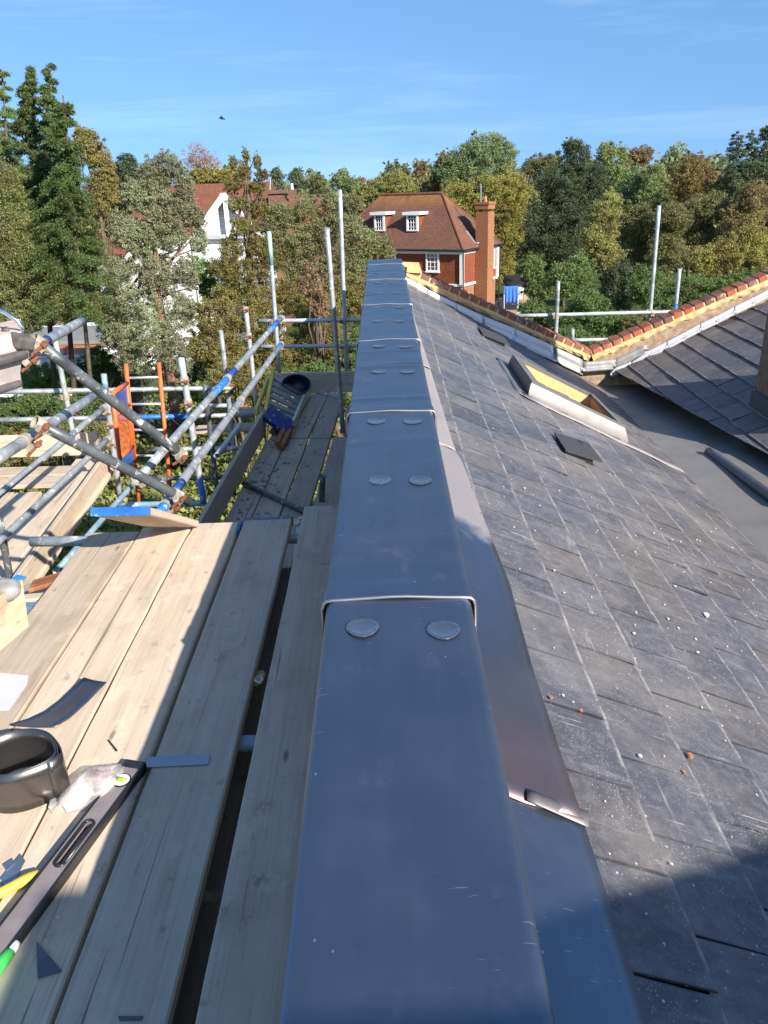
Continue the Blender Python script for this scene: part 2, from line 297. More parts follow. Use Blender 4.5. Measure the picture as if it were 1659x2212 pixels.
tc=t.nodes.new('ShaderNodeTexCoord'); sx=t.nodes.new('ShaderNodeSeparateXYZ'); t.links.new(tc.outputs['Object'],sx.inputs[0])
nz=t.nodes.new('ShaderNodeTexNoise'); nz.inputs['Scale'].default_value=5; nz.inputs['Detail'].default_value=5; t.links.new(tc.outputs['Object'],nz.inputs[0])
ad=t.nodes.new('ShaderNodeMath'); ad.operation='MULTIPLY_ADD'; t.links.new(nz.outputs[0],ad.inputs[0]); ad.inputs[1].default_value=.55; t.links.new(sx.outputs[1],ad.inputs[2])
rr=t.nodes.new('ShaderNodeMapRange'); t.links.new(ad.outputs[0],rr.inputs[0]); rr.inputs[1].default_value=2.86; rr.inputs[2].default_value=2.96; rr.inputs[3].default_value=0; rr.inputs[4].default_value=.85
mx=t.nodes.new('ShaderNodeMix'); mx.data_type='RGBA'; t.links.new(rr.outputs[0],mx.inputs[0]); t.links.new(src,mx.inputs[6]); mx.inputs[7].default_value=(.32,.27,.245,1); t.links.new(mx.outputs[2],bs.inputs['Base Color'])
r2=t.nodes.new('ShaderNodeValToRGB'); t.links.new(ad.outputs[0],r2.inputs[0]); e=r2.color_ramp
ml=t.nodes.new('ShaderNodeMath'); ml.operation='DIVIDE'; t.links.new(ad.outputs[0],ml.inputs[0]); ml.inputs[1].default_value=4.; t.links.new(ml.outputs[0],r2.inputs[0])
e.elements[0].position=.395; e.elements[0].color=(.8,.8,.8,1); e.elements[1].position=.53; e.elements[1].color=(0,0,0,1)
m3=t.nodes.new('ShaderNodeMix'); m3.data_type='RGBA'; t.links.new(r2.outputs[0],m3.inputs[0]); t.links.new(src,m3.inputs[6]); m3.inputs[7].default_value=(.30,.20,.175,1); t.links.new(m3.outputs[2],mx.inputs[6])  # brown near end: patina, with reflected trees and brick painted in
iv=t.nodes.new('ShaderNodeMapRange'); t.links.new(rr.outputs[0],iv.inputs[0]); iv.inputs[3].default_value=.9; iv.inputs[4].default_value=.08; t.links.new(iv.outputs[0],bs.inputs['Metallic'])
MAT['lead_half']=mm; bpy.data.materials.remove(m.m)
MAT['vent']=m_plain('vent_textured',(.05,.045,.045),.6,0,.4,90,.3); MAT['crumb']=m_plain('mortar_crumb',(.60,.53,.42),.9,0,.2,40); MAT['orangechip']=m_plain('orange_brick_chip',(.42,.16,.08),.9,0,.2,60)
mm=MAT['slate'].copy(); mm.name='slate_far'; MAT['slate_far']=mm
def m_clear(name,alpha,col=(.85,.84,.83),rough=.2):
    m=MT(name,rough,0,.5); m.col(col); n=m.noise(m.co(),18,5,.6); m.i('Alpha',m.ramp(n,[(.35,alpha*.55),(.7,min(1,alpha*1.6))])); m.bump(n,.6,.01); return m.m
MAT['polythene']=m_clear('polythene',.3); MAT['polybag']=m_clear('bag_film',.36,(.82,.76,.74),.12)
MAT['copper']=m_plain('copper',(.42,.15,.09),.4,.7,.25,40); MAT['crumb_dark']=m_plain('rubble',(.26,.22,.18),.9,0,.35,40)
MAT['lead_dk2']=m_lead('lead_offcut',(.16,.18,.22),.36); MAT['lead_bl']=m_lead('lead_flat_offcut',(.36,.40,.46),.4); MAT['lead_coil']=m_lead('lead_coil',(.17,.16,.155),.28)
MAT['levelblack']=m_plain('level_black',(.018,.018,.02),.3,0,.3,20); MAT['bluetape']=m_plain('blue_tape',(.02,.25,.72),.5,0,.15,30)
MAT['grass']=m_plain('grass',(.06,.085,.025),.95,0,.35,3,0,.1); MAT['sand']=m_plain('sandy_path',(.42,.31,.2),.95,0,.15,3,0,.1); MAT['bark']=m_plain('bark',(.115,.085,.06),.95,0,.35,9,.5,.1); MAT['bark_red']=m_plain('bark_reddish',(.20,.125,.085),.9,0,.35,7,.5,.1); MAT['bark_pale']=m_plain('bark_pale',(.5,.45,.38),.9,0,.25,8,.4,.1)
def m_tiles(name,c1,c2,lich=0,z0=7.2,z1=8.3,sc=3.0):
    m=m_brickwall(name,c1,c2,tuple(np.array(c1)*.45),sc,.33,.55,.03,'xz',.9,.6); src=m.b.inputs['Base Color'].links[0].from_socket
    n=m.noise(m.co((1,1,1),rand=False),1.1,5,.65); c=m.mix(m.ramp(n,[(.45,0.),(.7,.55)]),src,tuple(np.array(c1)*.5))
    if lich:
        s=m.n('ShaderNodeSeparateXYZ',{0:m.co(rand=False)}).outputs[2]; f=m.n('ShaderNodeMapRange',{'Value':s,1:z0,2:z1,3:0.,4:1.}).outputs[0]; f=m.math('MULTIPLY',f,m.ramp(m.noise(m.co((1,1,.6),rand=False),2.2,5,.7),[(.3,.1),(.65,1.)]))
        c=m.mix(m.math('MULTIPLY',f,lich),c,(.42,.19,.03))
    m.col(c); return m.m
MAT['tile']=m_tiles('roof_tiles',(.215,.105,.072),(.15,.072,.05),.75); MAT['tile2']=m_tiles('roof_tiles_dark',(.24,.095,.06),(.18,.07,.045)); MAT['hung']=m_tiles('hung_tiles',(.33,.095,.045),(.24,.065,.032),0,sc=2.6)
MAT['obrick']=m_brickwall('orange_brick',(.36,.15,.065),(.27,.10,.05),(.36,.27,.19),4.4).m; MAT['dullbrick']=m_brickwall('dull_brick',(.20,.10,.065),(.14,.07,.05),(.26,.2,.15),4.4).m; MAT['gutter']=m_plain('black_gutter',(.02,.02,.022),.4,0,.2,8)
MAT['boards']=m_brickwall('weatherboard',(.80,.80,.79),(.78,.78,.77),(.42,.43,.46),2.2,.33,40.,.035).m; MAT['felt']=m_plain('grey_felt',(.20,.205,.195),.9,0,.12,2); MAT['leadroof']=m_plain('pale_lead_roof',(.52,.52,.53),.6,0,.08,3); MAT['grey']=m_plain('grey_paint',(.35,.36,.38),.6,0,.1,5); MAT['terracotta']=m_plain('terracotta',(.45,.16,.08),.85,0,.15,10)
# ================================================================== the roof being worked on
def NR(X,S): return -1.216-(X-.178)*(.43+.0155*S)          # slate slope falling away from the parapet
def NQ(X,S): return -2.308+.447*(X-2.563)                  # slope on the other side of the valley
def NG(S): return -2.185-.062*(S-4.2)                      # lead valley
def onroof(x,y,off=0):
    r=rray(x,y); ks=np.linspace(.3,16,6000); v=ks*r[2]-NR(ks*r[0],ks*r[1])-off
    i=np.where((v[:-1]>0)&(v[1:]<=0))[0]; return r*ks[i[0]]
def XE(S): return float(np.interp(S,[4.0,4.55,6.39,7.93,9],[2.13,2.14,2.29,2.36,2.37]))     # foot of the slates
def XQ(S): return float(np.interp(S,[3,5.9,8.85],[3.13,2.844,2.563]))
g=MAT
# parapet wall under the lead
w=B(); w.box((.005,3.4,-5.0),(.27,10.9,7.94)); o=w.build('parapet_wall',g['brickwall'])
tag(o,'long brick parapet wall running away under the lead sheet capping','wall')
# lead capping, one sheet per bay
LAPS=[-.15,1.70,3.28,4.746,5.995,7.304,8.404,8.86]
DOTS=[(783,1355),(958,1360),(820,1037),(907,1037),(812,909.5),(890,909.5),(818.5,747),(875,748),(818,802),(880,802),(816,693),(862,693),(816,663),(861,663),(815.5,632),(855.5,632),(816,611),(848.5,611),(815.5,589.5),(848.5,589.5)]
dots=[atN(x,y,-.995) for x,y in DOTS]
PROF=[(-.171,-.115),(-.172,-.06),(-.172,-.022),(-.169,-.009),(-.161,-.002),(-.148,0)]+[(-.148+.31*i/9,0) for i in range(1,9)]+[(.162,0),(.175,-.002),(.183,-.009),(.186,-.022),(.187,-.06),(.188,-.115)]
ctr=np.array([.008,-.06])
names=['nearest wide lead capping sheet filling the foreground, scratched and unwrinkled','second lead capping sheet away, between two thick lap edges with four round dots',
 'third lead capping sheet away with clear cross wrinkles and dots','fourth lead capping sheet away on the parapet','fifth lead capping sheet away on the parapet',
 'sixth lead capping sheet away, a narrow band near the far end','short last lead capping sheet at the far end of the parapet beside the brick coping']
for k in range(7):
    a,b=LAPS[k],LAPS[k+1]+(.11 if k<6 else .0); P=[]
    ss=sorted(set(np.concatenate([np.linspace(a,a+.16,9),np.linspace(a+.16,b,max(8,int((b-a)/.022)))])))
    wr=[(random.uniform(a+.2,b-.15),random.uniform(.002,.0045) if k>=2 else random.uniform(.0004,.001),random.uniform(.012,.03),random.uniform(-.15,.15)) for _ in range(4 if k!=2 else 6)]
    if k==1: wr=[(2.02,.003,.035,.02),(1.93,-.002,.03,.0),(2.9,.0015,.03,.05)]
    for s in ss:
        d=s-a; lift=.0035+(.0042 if d<.075 else .0042*math.exp(-((d-.075)/.012)**2))+.0035*math.exp(-d/.4) if k>0 else .001
        if k==0: lift=.001
        row=[]
        for (x,n) in PROF:
            v=np.array([x,n])-ctr; v=v/np.linalg.norm(v); hh=0
            if n>-.02: hh=sum(A*math.exp(-((s-c-sl*x)/wd)**2) for c,A,wd,sl in wr)+.0009*math.sin(s*9+x*11)+.0007*math.sin(s*23-x*17)
            row.append((x+v[0]*lift,s,-1+n+v[1]*lift*.8+hh))
        P.append(row)
    P=np.array(P)[:, ::-1]; m=B(); m.sheet(P,(0,0,-.0001)) if 0 else m.grid(P.tolist())
    th=thing('lead_capping_sheet',names[k],'lead sheet',(0,a,-1),group='lead sheets capping the parapet')
    m.build('sheet',g['lead'],th,smooth=True)
    if k>0:
        rim=B(); pp=[(x,s_,n-.001) for x,s_,n in P[0].tolist()]; rim.tube(pp,.0042,10); rim.build('lap_edge',g['lead_rim'],th,smooth=True)
    for dpt in dots:
        if a<dpt[1]-.0<(LAPS[k+1] if k<6 else 9):
            d=B(); n=40; rr=.038
            for ring,(q,hh) in enumerate([(1.0,0.0003),(.95,.0018),(.85,.0024),(.74,.0014),(.68,.0006),(.3,.0004)]):
                for i in range(n):
                    A=2*math.pi*i/n; jr=1+.035*math.sin(A*3+k)+.02*random.random(); bump=(.0009*((i//2)%2) if 1<=ring<=3 else 0)
                    d.v.append((dpt[0]+rr*q*jr*math.cos(A),dpt[1]+rr*q*jr*math.sin(A),-1+.0042+hh+bump))
            for r0 in range(5):
                for i in range(n): d.f.append((r0*n+i,r0*n+(i+1)%n,(r0+1)*n+(i+1)%n,(r0+1)*n+i))
            d.f.append(tuple(5*n+i for i in range(n))); d.build('lead_dot',g['lead_rim'] if 0 else MAT['lead_dot'],th,smooth=True)
# slates
def slates(rows,SUR,lift,name,parent,matl,s0,s1,wid,stag,clip=None,thick=.005):
    m=B(); us=[]; vs_=[]
    for k,(xa,xb) in enumerate(rows):
        S=s0+(stag if k%2 else 0)-wid
        while S<s1:
            sa,sb=max(S+.0028,s0),min(S+wid-.0028,s1); S+=wid
            if sb-sa<.03: continue
            j=[random.uniform(-.003,.004)*(1 if random.random()<.8 else 2.2) for _ in range(4)]; sk=random.uniform(-.002,.002)
            c=[]
            for (x,s,l,jj,u) in ((xa,sa,.0015,0,0),(xa,sb,.0015,0,0),(xb,sb,lift,j[0],1),(xb,sa,lift,j[1],1)):
                xx=x+ (sk if u else 0); 
                if clip: xx=clip(xx,s)
                c.append((xx,s,SUR(xx,s)+l+jj))
            if abs(c[2][0]-c[1][0])<.02 and abs(c[3][0]-c[0][0])<.02: continue
            flip=c[2][0]<c[1][0]
            t=[np.array(p) for p in c]; bt=[p-np.array([0,0,thick+.001]) for p in t]
            order=[0,3,2,1] if not flip else [0,1,2,3]; uu=[0,1,1,0] if not flip else [0,0,1,1]
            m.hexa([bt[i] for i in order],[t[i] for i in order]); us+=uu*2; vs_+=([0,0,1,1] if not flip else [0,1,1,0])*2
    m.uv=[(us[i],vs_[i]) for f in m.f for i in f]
    return m.build(name,matl,parent)
t=thing('slate_roof','near slate roof slope falling right from the lead-capped parapet to the valley','roof',(.2,4,-1.3))
rows=[(.145+.2*k-.012,.345+.2*k) for k in range(11)]
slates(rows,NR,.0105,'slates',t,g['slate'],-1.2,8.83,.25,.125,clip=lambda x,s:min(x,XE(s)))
u=B(); u.grid([[(x,s,NR(x,s)-.012) for s in np.linspace(-1.2,8.84,24)] for x in np.linspace(.14,2.12,6)][::-1]); u.build('underlay',g['black'],t)
t=thing('slate_roof','far slate roof slope across the valley with dark shadow lines between its courses','roof',(3.2,6,-2))
r2=[];x=2.52
while x<4.35: r2.append((x+.2,x)); x+=.187
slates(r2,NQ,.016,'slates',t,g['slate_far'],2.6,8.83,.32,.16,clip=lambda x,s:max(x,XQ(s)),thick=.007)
u=B(); u.grid([[(x,s,NQ(x,s)-.012) for s in np.linspace(2.6,8.84,12)] for x in np.linspace(3.15,4.5,6)][::-1]); u.grid([[(x,s,NQ(4.5,s)-.012-abs(x-4.5)*.447) for s in np.linspace(2.6,8.84,12)] for x in np.linspace(4.5,6.7,4)][::-1]); u.build('underlay',g['black'],t)
# lead valley
m=B(); P=[[(x,s,NG(s)+.006*math.sin(s*2.1+x*3)+.004*math.sin(s*5.3-x*4)+.009*((s*.66)%1.0)) for x in np.linspace(2.0,3.3,9)] for s in np.linspace(2.0,8.83,110)]
m.sheet(np.array(P)[::-1],.006); o=m.build('valley_gutter',g['lead_gutter'],smooth=True); tag(o,'wide flat dusty lead valley gutter between the two slate slopes','gutter')
m=B(); a,b=atN(1530,975,NG(6.3)+.04),atN(1690,1090,NG(5.0)+.04); m.tube([a+(b-a)*i/8 for i in range(9)],[.033,.037,.037,.038,.038,.038,.038,.038,.038],12)
o=m.build('gutter_roll',g['lead_dark'],smooth=True); tag(o,'long dark rounded lead roll joint lying along the valley gutter','lead roll')
m=B(); pp=[atN(x,y,NG(5)+.012) for x,y in ((1502,1158),(1640,1155),(1668,1163),(1690,1240),(1600,1195))]; m.prism(pp[::-1],(0,0,.004)); o=m.build('lead_step',g['lead_old']); tag(o,'pale lead sheet step across the valley gutter near its lower edge','lead sheet')
# rear gable wall with brick coping
SB=8.84
def brickN(i): return atS(*i,SB)
L0,V0,R0=brickN((876,574)),brickN((1278,757)),brickN((1659,592)); R0=V0+(R0-V0)*1.05
gw=thing('gable_wall','brick end wall following the valley shape with a brick-on-flat coping in yellow mortar','wall',(V0[0],SB+.1,V0[2]))
def vtop(x): return float(np.interp(x,[L0[0],V0[0],R0[0]],[L0[2],V0[2],R0[2]]))
m=B(); poly=[(-.13,SB+.02,-9),(-.13,SB+.02,L0[2]-.13),(L0[0],SB+.02,L0[2]-.13),(V0[0],SB+.02,V0[2]-.13),(R0[0],SB+.02,R0[2]-.13),(R0[0],SB+.02,-9)]
m.prism(poly,(0,.19,0)); m.build('masonry',g['rough_mortar'],gw)
mo=B(); br=B()
for (a,b,t0) in ((L0,V0,.075),(V0,R0,0.)):
    Ld=np.linalg.norm(b-a); d=(b-a)/Ld; nn=np.cross(d,[0,1,0]); nn=-nn if nn[2]<0 else nn
    A=np.array([d,[0,1,0],nn]).T; 
    mo.box((a+b)/2-nn*.036+np.array([0,.107,0]),(Ld+.02,.19,.050),A); rgm=random.Random(3); ns=int(Ld/.045); P=[]
    for i in range(ns+1):
        c=a+d*((Ld+.04)*i/ns-.02); j=[rgm.uniform(-.007,.007) for _ in range(4)]; j[2]=rgm.uniform(-.012,.010)
        P.append([c-nn*(.058)+np.array([0,.20,0]),c-nn*(.056+j[1]*.4)+np.array([0,-.004+j[0],0]),c-nn*(.085+j[1])+np.array([0,-.012+j[3],0]),c-nn*(.118+j[2])+np.array([0,.0+j[0]*.8,0]),c-nn*(.122)+np.array([0,.2,0])])
    mo.grid(P)
    q=t0
    while q<Ld-.05:
        c=a+d*(q+.055)-nn*(.031+random.uniform(-.002,.003))+np.array([0,.105+random.uniform(-.006,.004),0])
        an=random.uniform(-.04,.04); R=np.array([[math.cos(an),0,math.sin(an)],[0,1,0],[-math.sin(an),0,math.cos(an)]])
        vs=B(); vs.box((0,0,0),(.097,.214,.063)); V=np.array(vs.v)*(1-np.random.default_rng(int(q*1000)).uniform(0,.06,(8,3))); 
        o0=len(br.v); br.v+=[tuple(c+A@R@p) for p in V]; br.f+=[tuple(i+o0 for i in f) for f in vs.f]; q+=.118
mo.build('mortar_bed',g['mortar'],gw); bb=br.build('coping_bricks',g['brick'],gw)
bv=bb.modifiers.new('edge','BEVEL'); bv.width=.006; bv.segments=2
# mortar fillet where the coping meets the lead
m=B(); q=[brickN(p) for p in ((861,566),(905,568),(912,590),(880,588))]; m.prism([p+np.array([0,-.02,0]) for p in q][::-1],(0,.06,0)); m.build('mortar_fillet',g['mortar'],gw)
m=B(); q=[brickN(p) for p in ((866,574),(879,576),(877,597),(864,594))]; m.prism([p+np.array([0,-.06,0]) for p in q][::-1],(0,.04,0)); o=m.build('slate_packing',g['black']); tag(o,'small dark slate piece packed between lead capping and brick coping','slate piece')
# cover flashings against the gable wall
def flash(p0,p1,h,fl,name,label,matl,proud=.012,seed=0,nz=.004):
    a,b=brickN(p0),brickN(p1); m=B(); n=8; P=[]; rg=random.Random(seed)
    for i in range(n+1):
        p=a+(b-a)*i/n; wv=rg.uniform(-nz,nz); z1=p[2]
        P.append([(p[0],SB-proud,z1),(p[0],SB-proud-.004+wv,z1-h*.5),(p[0],SB-proud-.012+wv,z1-h),(p[0],SB-proud-.05-fl*.3,z1-h-.016),(p[0],SB-proud-fl,z1-h-.02-.0*fl)])
    m.sheet(P,(0,.004,.002)); o=m.build(name,matl,smooth=True); tag(o,label,'lead flashing',group='lead cover flashings along the gable wall')
fp=[((861,591),(925,625)),((922,624),(985,655)),((982,654),(1046,683)),((1043,682),(1112,709)),((1109,708),(1200,749))]
lab=['highest bright lead flashing piece where the slates meet the parapet end','second bright lead flashing down the left slope','middle bright lead flashing on the left slope','fourth bright lead flashing down the left slope, next above the lowest','lowest bright lead flashing of the left slope beside the dull patch']
for i,(p,q) in enumerate(fp): flash(p,q,.13 if i else .075,.09,'cover_flashing',lab[i],g['lead_white'],.014+.003*(i%2),i)
flash((1197,748),(1258,777),.14,.06,'cover_flashing','dull grey mortar-smeared lead flashing beside the bottom of the valley, left slope',g['lead_dull'],.02,7)
flash((1258,782),(1330,776),.08,.03,'cover_flashing','torn dull lead piece bridging the valley bottom under the brick coping',g['lead_dull'],.022,8)
flash((1326,777),(1398,743),.06,.01,'cover_flashing','dull lead strip rising from the valley bottom on the right slope',g['lead_dull'],.018,9)
tp=[(1318,797),(1362,781),(1401,756),(1438,737),(1474,718),(1510,699),(1545,682),(1583,662),(1624,642),(1664,621)]
rp=[(tp[i],(tp[i+1][0]+2,tp[i+1][1]-1)) for i in range(9)]
ordn=['lowest','second','third','fourth','fifth','sixth','seventh','eighth','ninth']
for i,(p,q) in enumerate(rp): flash(p,q,.055,.02,'cover_flashing',f'{ordn[i]} pale stepped lead flashing counted up the right slope',g['lead_step'],.028+.004*(i%2),20+i,.0008)
# lead strips lying on the slates beside the parapet
def FW(S): return float(np.interp(S,[-1,.84,1.8,2.27,3.4,3.47,5,8.9],[.387,.387,.368,.375,.318,.302,.27,.185]))
def strip(s0,s1,label,matl,lift=.012,nose=.0,grow=0):
    m=B(); P=[]
    for s in np.linspace(s0,s1,max(10,int((s1-s0)/.05))):
        e=math.exp(-(s-s0)/.05)*nose; row=[]
        for j,f in enumerate(np.linspace(0,1,9)):
            x=.13+(FW(s)+grow-.13)*f; z=NR(x,s)+.012+lift+.0014*math.sin(s*7+f*4)*(f>.2)+.0008*math.sin(s*19+f*9)
            if e: x+=e*.06*(f-.4); z+=e*(.35+.65*math.sin(f*5+.6)**2)
            row.append((x,s,z))
        P.append(row)
    P=np.array(P); m.sheet(P.transpose(1,0,2),.003) if 0 else m.sheet(P[::-1],.003)
    o=m.build('lead_flashing_strip',matl,org=(.25,0,-1.3),smooth=True); return tag(o,label,'lead flashing',group='lead strips beside the parapet')
strip(-.9,1.31,'nearest lead strip on the slates, in the bottom foreground right of the capping',g['lead'],.006)
o=strip(1.25,3.52,'long lead strip, bare blue metal near and dusty pink beyond, with a curled near end',MAT['lead_half'],.006,.011)
strip(3.47,5.02,'dusty pink lead strip beside the third lead capping sheet',g['lead_old'],.004,.01)
strip(4.97,6.4,'dusty pink lead strip beside the fourth lead capping sheet',g['lead_old'],.008,.008)
strip(6.35,8.8,'farthest dusty lead strip, narrowing towards the brick gable coping',g['lead_old'],.004,.008)
# folded lead corner
m=B(); a=onroof(1137,1733,.02); P=[]
for i in range(7):
    p0=onroof(1137+i*22.5,1702+i*8.5,.022); p1=onroof(1139+i*22,1728+i*9.7,.026+.003*math.sin(i)); P.append([p0,(np.array(p0)+p1)/2+np.array([0,0,.0015]),p1])
m.sheet(P,.003); o=m.build('lead_clip',g['lead_up'],smooth=True); tag(o,'short bright turned-back lead tab at the lap of the lead strip','lead tab')
# rooflight
t=thing('rooflight_opening','open rooflight well in the slates with lead upstand and yellow timber lining, no glass','rooflight',(1.4,6.2,NR(1.4,6.2)))
xa,xb,sa,sb=1.035,1.81,5.71,6.72; h=.115; ins=.05
O=[(xa,sa),(xb,sa),(xb,sb),(xa,sb)]; I=[(xa+.015,sa-.06),(xb+.03,sa-.03),(xb+.03,sb-.1),(xa+.015,sb-.1)]
I=[(xa+.02,sa+.03),(xb-.02,sa+.03),(xb-.02,sb-.03),(xa+.02,sb-.03)]; J=[(xa+.09,sa+.075),(xb-.07,sa+.075),(xb-.07,sb-.075),(xa+.09,sb-.075)]
hp=lambda p,off:(p[0],p[1],NR(*p)+off)
m=B()
for i in range(4):
    k=(i+1)%4; P=[[hp(np.array(O[i])*(1-f)+np.array(O[k])*f,.012),hp((np.array(O[i])*.8+np.array(I[i])*.2)*(1-f)+(np.array(O[k])*.8+np.array(I[k])*.2)*f,.04),hp(np.array(I[i])*(1-f)+np.array(I[k])*f,h-.015),hp((np.array(I[i])*.85+np.array(J[i])*.15)*(1-f)+(np.array(I[k])*.85+np.array(J[k])*.15)*f,h)] for f in np.linspace(0,1,8)]
    m.grid(P)
m.build('upstand',g['lead_up'],t,smooth=True)
m=B()
for i in range(4):
    k=(i+1)%4; a0=np.array(I[i])*.9+np.array(J[i])*.1; a1=np.array(I[k])*.9+np.array(J[k])*.1; b0,b1=np.array(J[i]),np.array(J[k])
    m.hexa([hp(a0,h-.01),hp(a1,h-.01),hp(b1,h-.02),hp(b0,h-.02)],[hp(a0,h+.012),hp(a1,h+.012),hp(b1,h+.012),hp(b0,h+.012)])
m.build('frame',g['lead_up'],t)
m=B()
for i in range(4):
    k=(i+1)%4; b0,b1=np.array(J[i]),np.array(J[k]); m.f.append(tuple(len(m.v)+q for q in range(4))); m.v+=[hp(b0,h-.015),hp(b1,h-.015),hp(b1,-.3),hp(b0,-.3)]
m.build('timber_lining',g['wood_new'],t)
m=B(); m.v+=[hp(np.array(p),-.3) for p in J]; m.f.append((0,1,2,3)); m.build('well_floor',g['black'],t)
m=B(); P=[[hp((x,s),.014+.003*math.sin(x*14)) for s in (sa-.13,sa-.06,sa+.02)] for x in np.linspace(xa-.05,xb+.42,10)]; m.sheet(P,.003) ; m.build('lead_apron',g['lead_old'],t,smooth=True)
m=B(); P=[[hp((x,s),.014+.002*math.sin(s*14)) for x in (xa-.1,xa-.04,xa+.01)] for s in np.linspace(sb+.05,sa-.1,10)]; m.sheet(P,.003); m.build('lead_soaker',g['lead_dull'],t,smooth=True)
# two low roof vents
def vent(x0,x1,s0,s1,label):
    t=thing('roof_vent',label,'roof vent',(x0,s0,NR(x0,s0)),group='low black roof vents on the slates')
    q=lambda x,s,o:(x,s,NR(x,s)+o)
    m=B(); m.hexa([q(x0,s0,.022),q(x1,s0,.052),q(x1,s1,.052),q(x0,s1,.022)],[q(x0,s0,.034),q(x1,s0,.066),q(x1,s1,.066),q(x0,s1,.034)]); m.build('hood',g['vent'],t)
    m=B(); m.hexa([q(x0+.01,s0+.02,.0),q(x1-.05,s0+.02,.0),q(x1-.05,s1-.02,.0),q(x0+.01,s1-.02,.0)],[q(x0+.01,s0+.02,.022),q(x1-.05,s0+.02,.042),q(x1-.05,s1-.02,.062),q(x0+.01,s1-.02,.022)]); m.build('vent_body',g['black'],t)
vent(1.03,1.25,4.40,4.74,'black low-profile roof vent on the slates below the rooflight'); vent(.93,1.2,7.72,8.15,'black low-profile roof vent lying in shade near the gable wall')
# chimney rising from the valley, and an added unseen stack and pipe casting the foreground shadows
t=thing('chimney_stack','brown rendered chimney stack with dark lead apron rising beside the valley at the right edge','chimney',(3.25,6.2,-2.2))
m=B(); m.box((3.49,6.22,-.55),(.76,.66,3.5)); m.build('stack',g['chimbrown'],t)
m=B(); m.box((3.49,6.22,1.24),(.86,.76,.09)); m.tube([(3.49,6.22,1.28),(3.49,6.22,1.6)],[.14,.12],14); m.build('cap',g['concrete'],t)
m=B(); m.box((3.49,6.22,-2.08),(.80,.70,.34)); m.build('lead_apron',g['lead_dark'],t)
t=thing('chimney_stack','added broad chimney stack, unseen behind the viewpoint, casting the foreground shadow','chimney',(2.7,-1.9,-1.6))
m=B(); m.box((2.78,-1.85,-1.665),(2.24,.7,4.81),[[math.cos(.05),-math.sin(.05),0],[math.sin(.05),math.cos(.05),0],[0,0,1]]); m.build('stack',g['chimbrown'],t)  # added stack, out of view, casting the foreground shadow
m=B(); m.tube([(.86,-1.36,-3.4),(.86,-1.36,.62),(.86,-1.36,.74)],[.2,.2,.13],16); o=m.build('shadow_pipe',g['concrete'],smooth=True); tag(o,'added round pipe, unseen behind the viewpoint, casting a rounded shadow on the deck','shadow caster')  # added out of view so its rounded shadow falls on the left deck
# crumbs and chips on the slates
m=B(); rg=random.Random(3)
def chip(m,p,r,flat=.35):
    n=6; top=[]; 
    vs=[(p[0]+r*rg.uniform(.5,1.1)*math.cos(i*6.283/n),p[1]+r*rg.uniform(.6,1.5)*math.sin(i*6.283/n),p[2]) for i in range(n)]
    m.prism(vs,(0,0,r*flat))
for _ in range(230):
    S=abs(rg.gauss(1.9,1.1))+.5; X=rg.uniform(.42,2.0)
    if X<XE(S)-.05: chip(m,(X,S,NR(X,S)+.011),rg.choice([.0025,.003,.004,.004,.006]))
o=m.build('mortar_crumbs',g['crumb']); tag(o,'pale mortar crumbs scattered over the near slates','crumbs',kind='stuff')
for i,((x,y),r,lb) in enumerate([((1492,1634),.009,'larger orange brick chip lying on the near slates'),((1478,1668),.006,'small orange brick chip below the larger one on the slates'),((1190,1507),.008,'orange brick smear of fragments beside the lead strip edge'),((1256,1535),.007,'orange brick fragment on the slates right of the lead strip')]):
    m=B(); rg=random.Random(i+5); chip(m,onroof(x,y,.011),r,.4)
    o=m.build('brick_chip',g['orangechip']); tag(o,lb,'brick chip',group='brick chips on the slates')
m=B(); rg=random.Random(11); chip(m,onroof(1526,1329,.011),.016,.3); o=m.build('mortar_flake',g['paper']); tag(o,'white mortar flake lying alone on the slates at right','mortar flake')
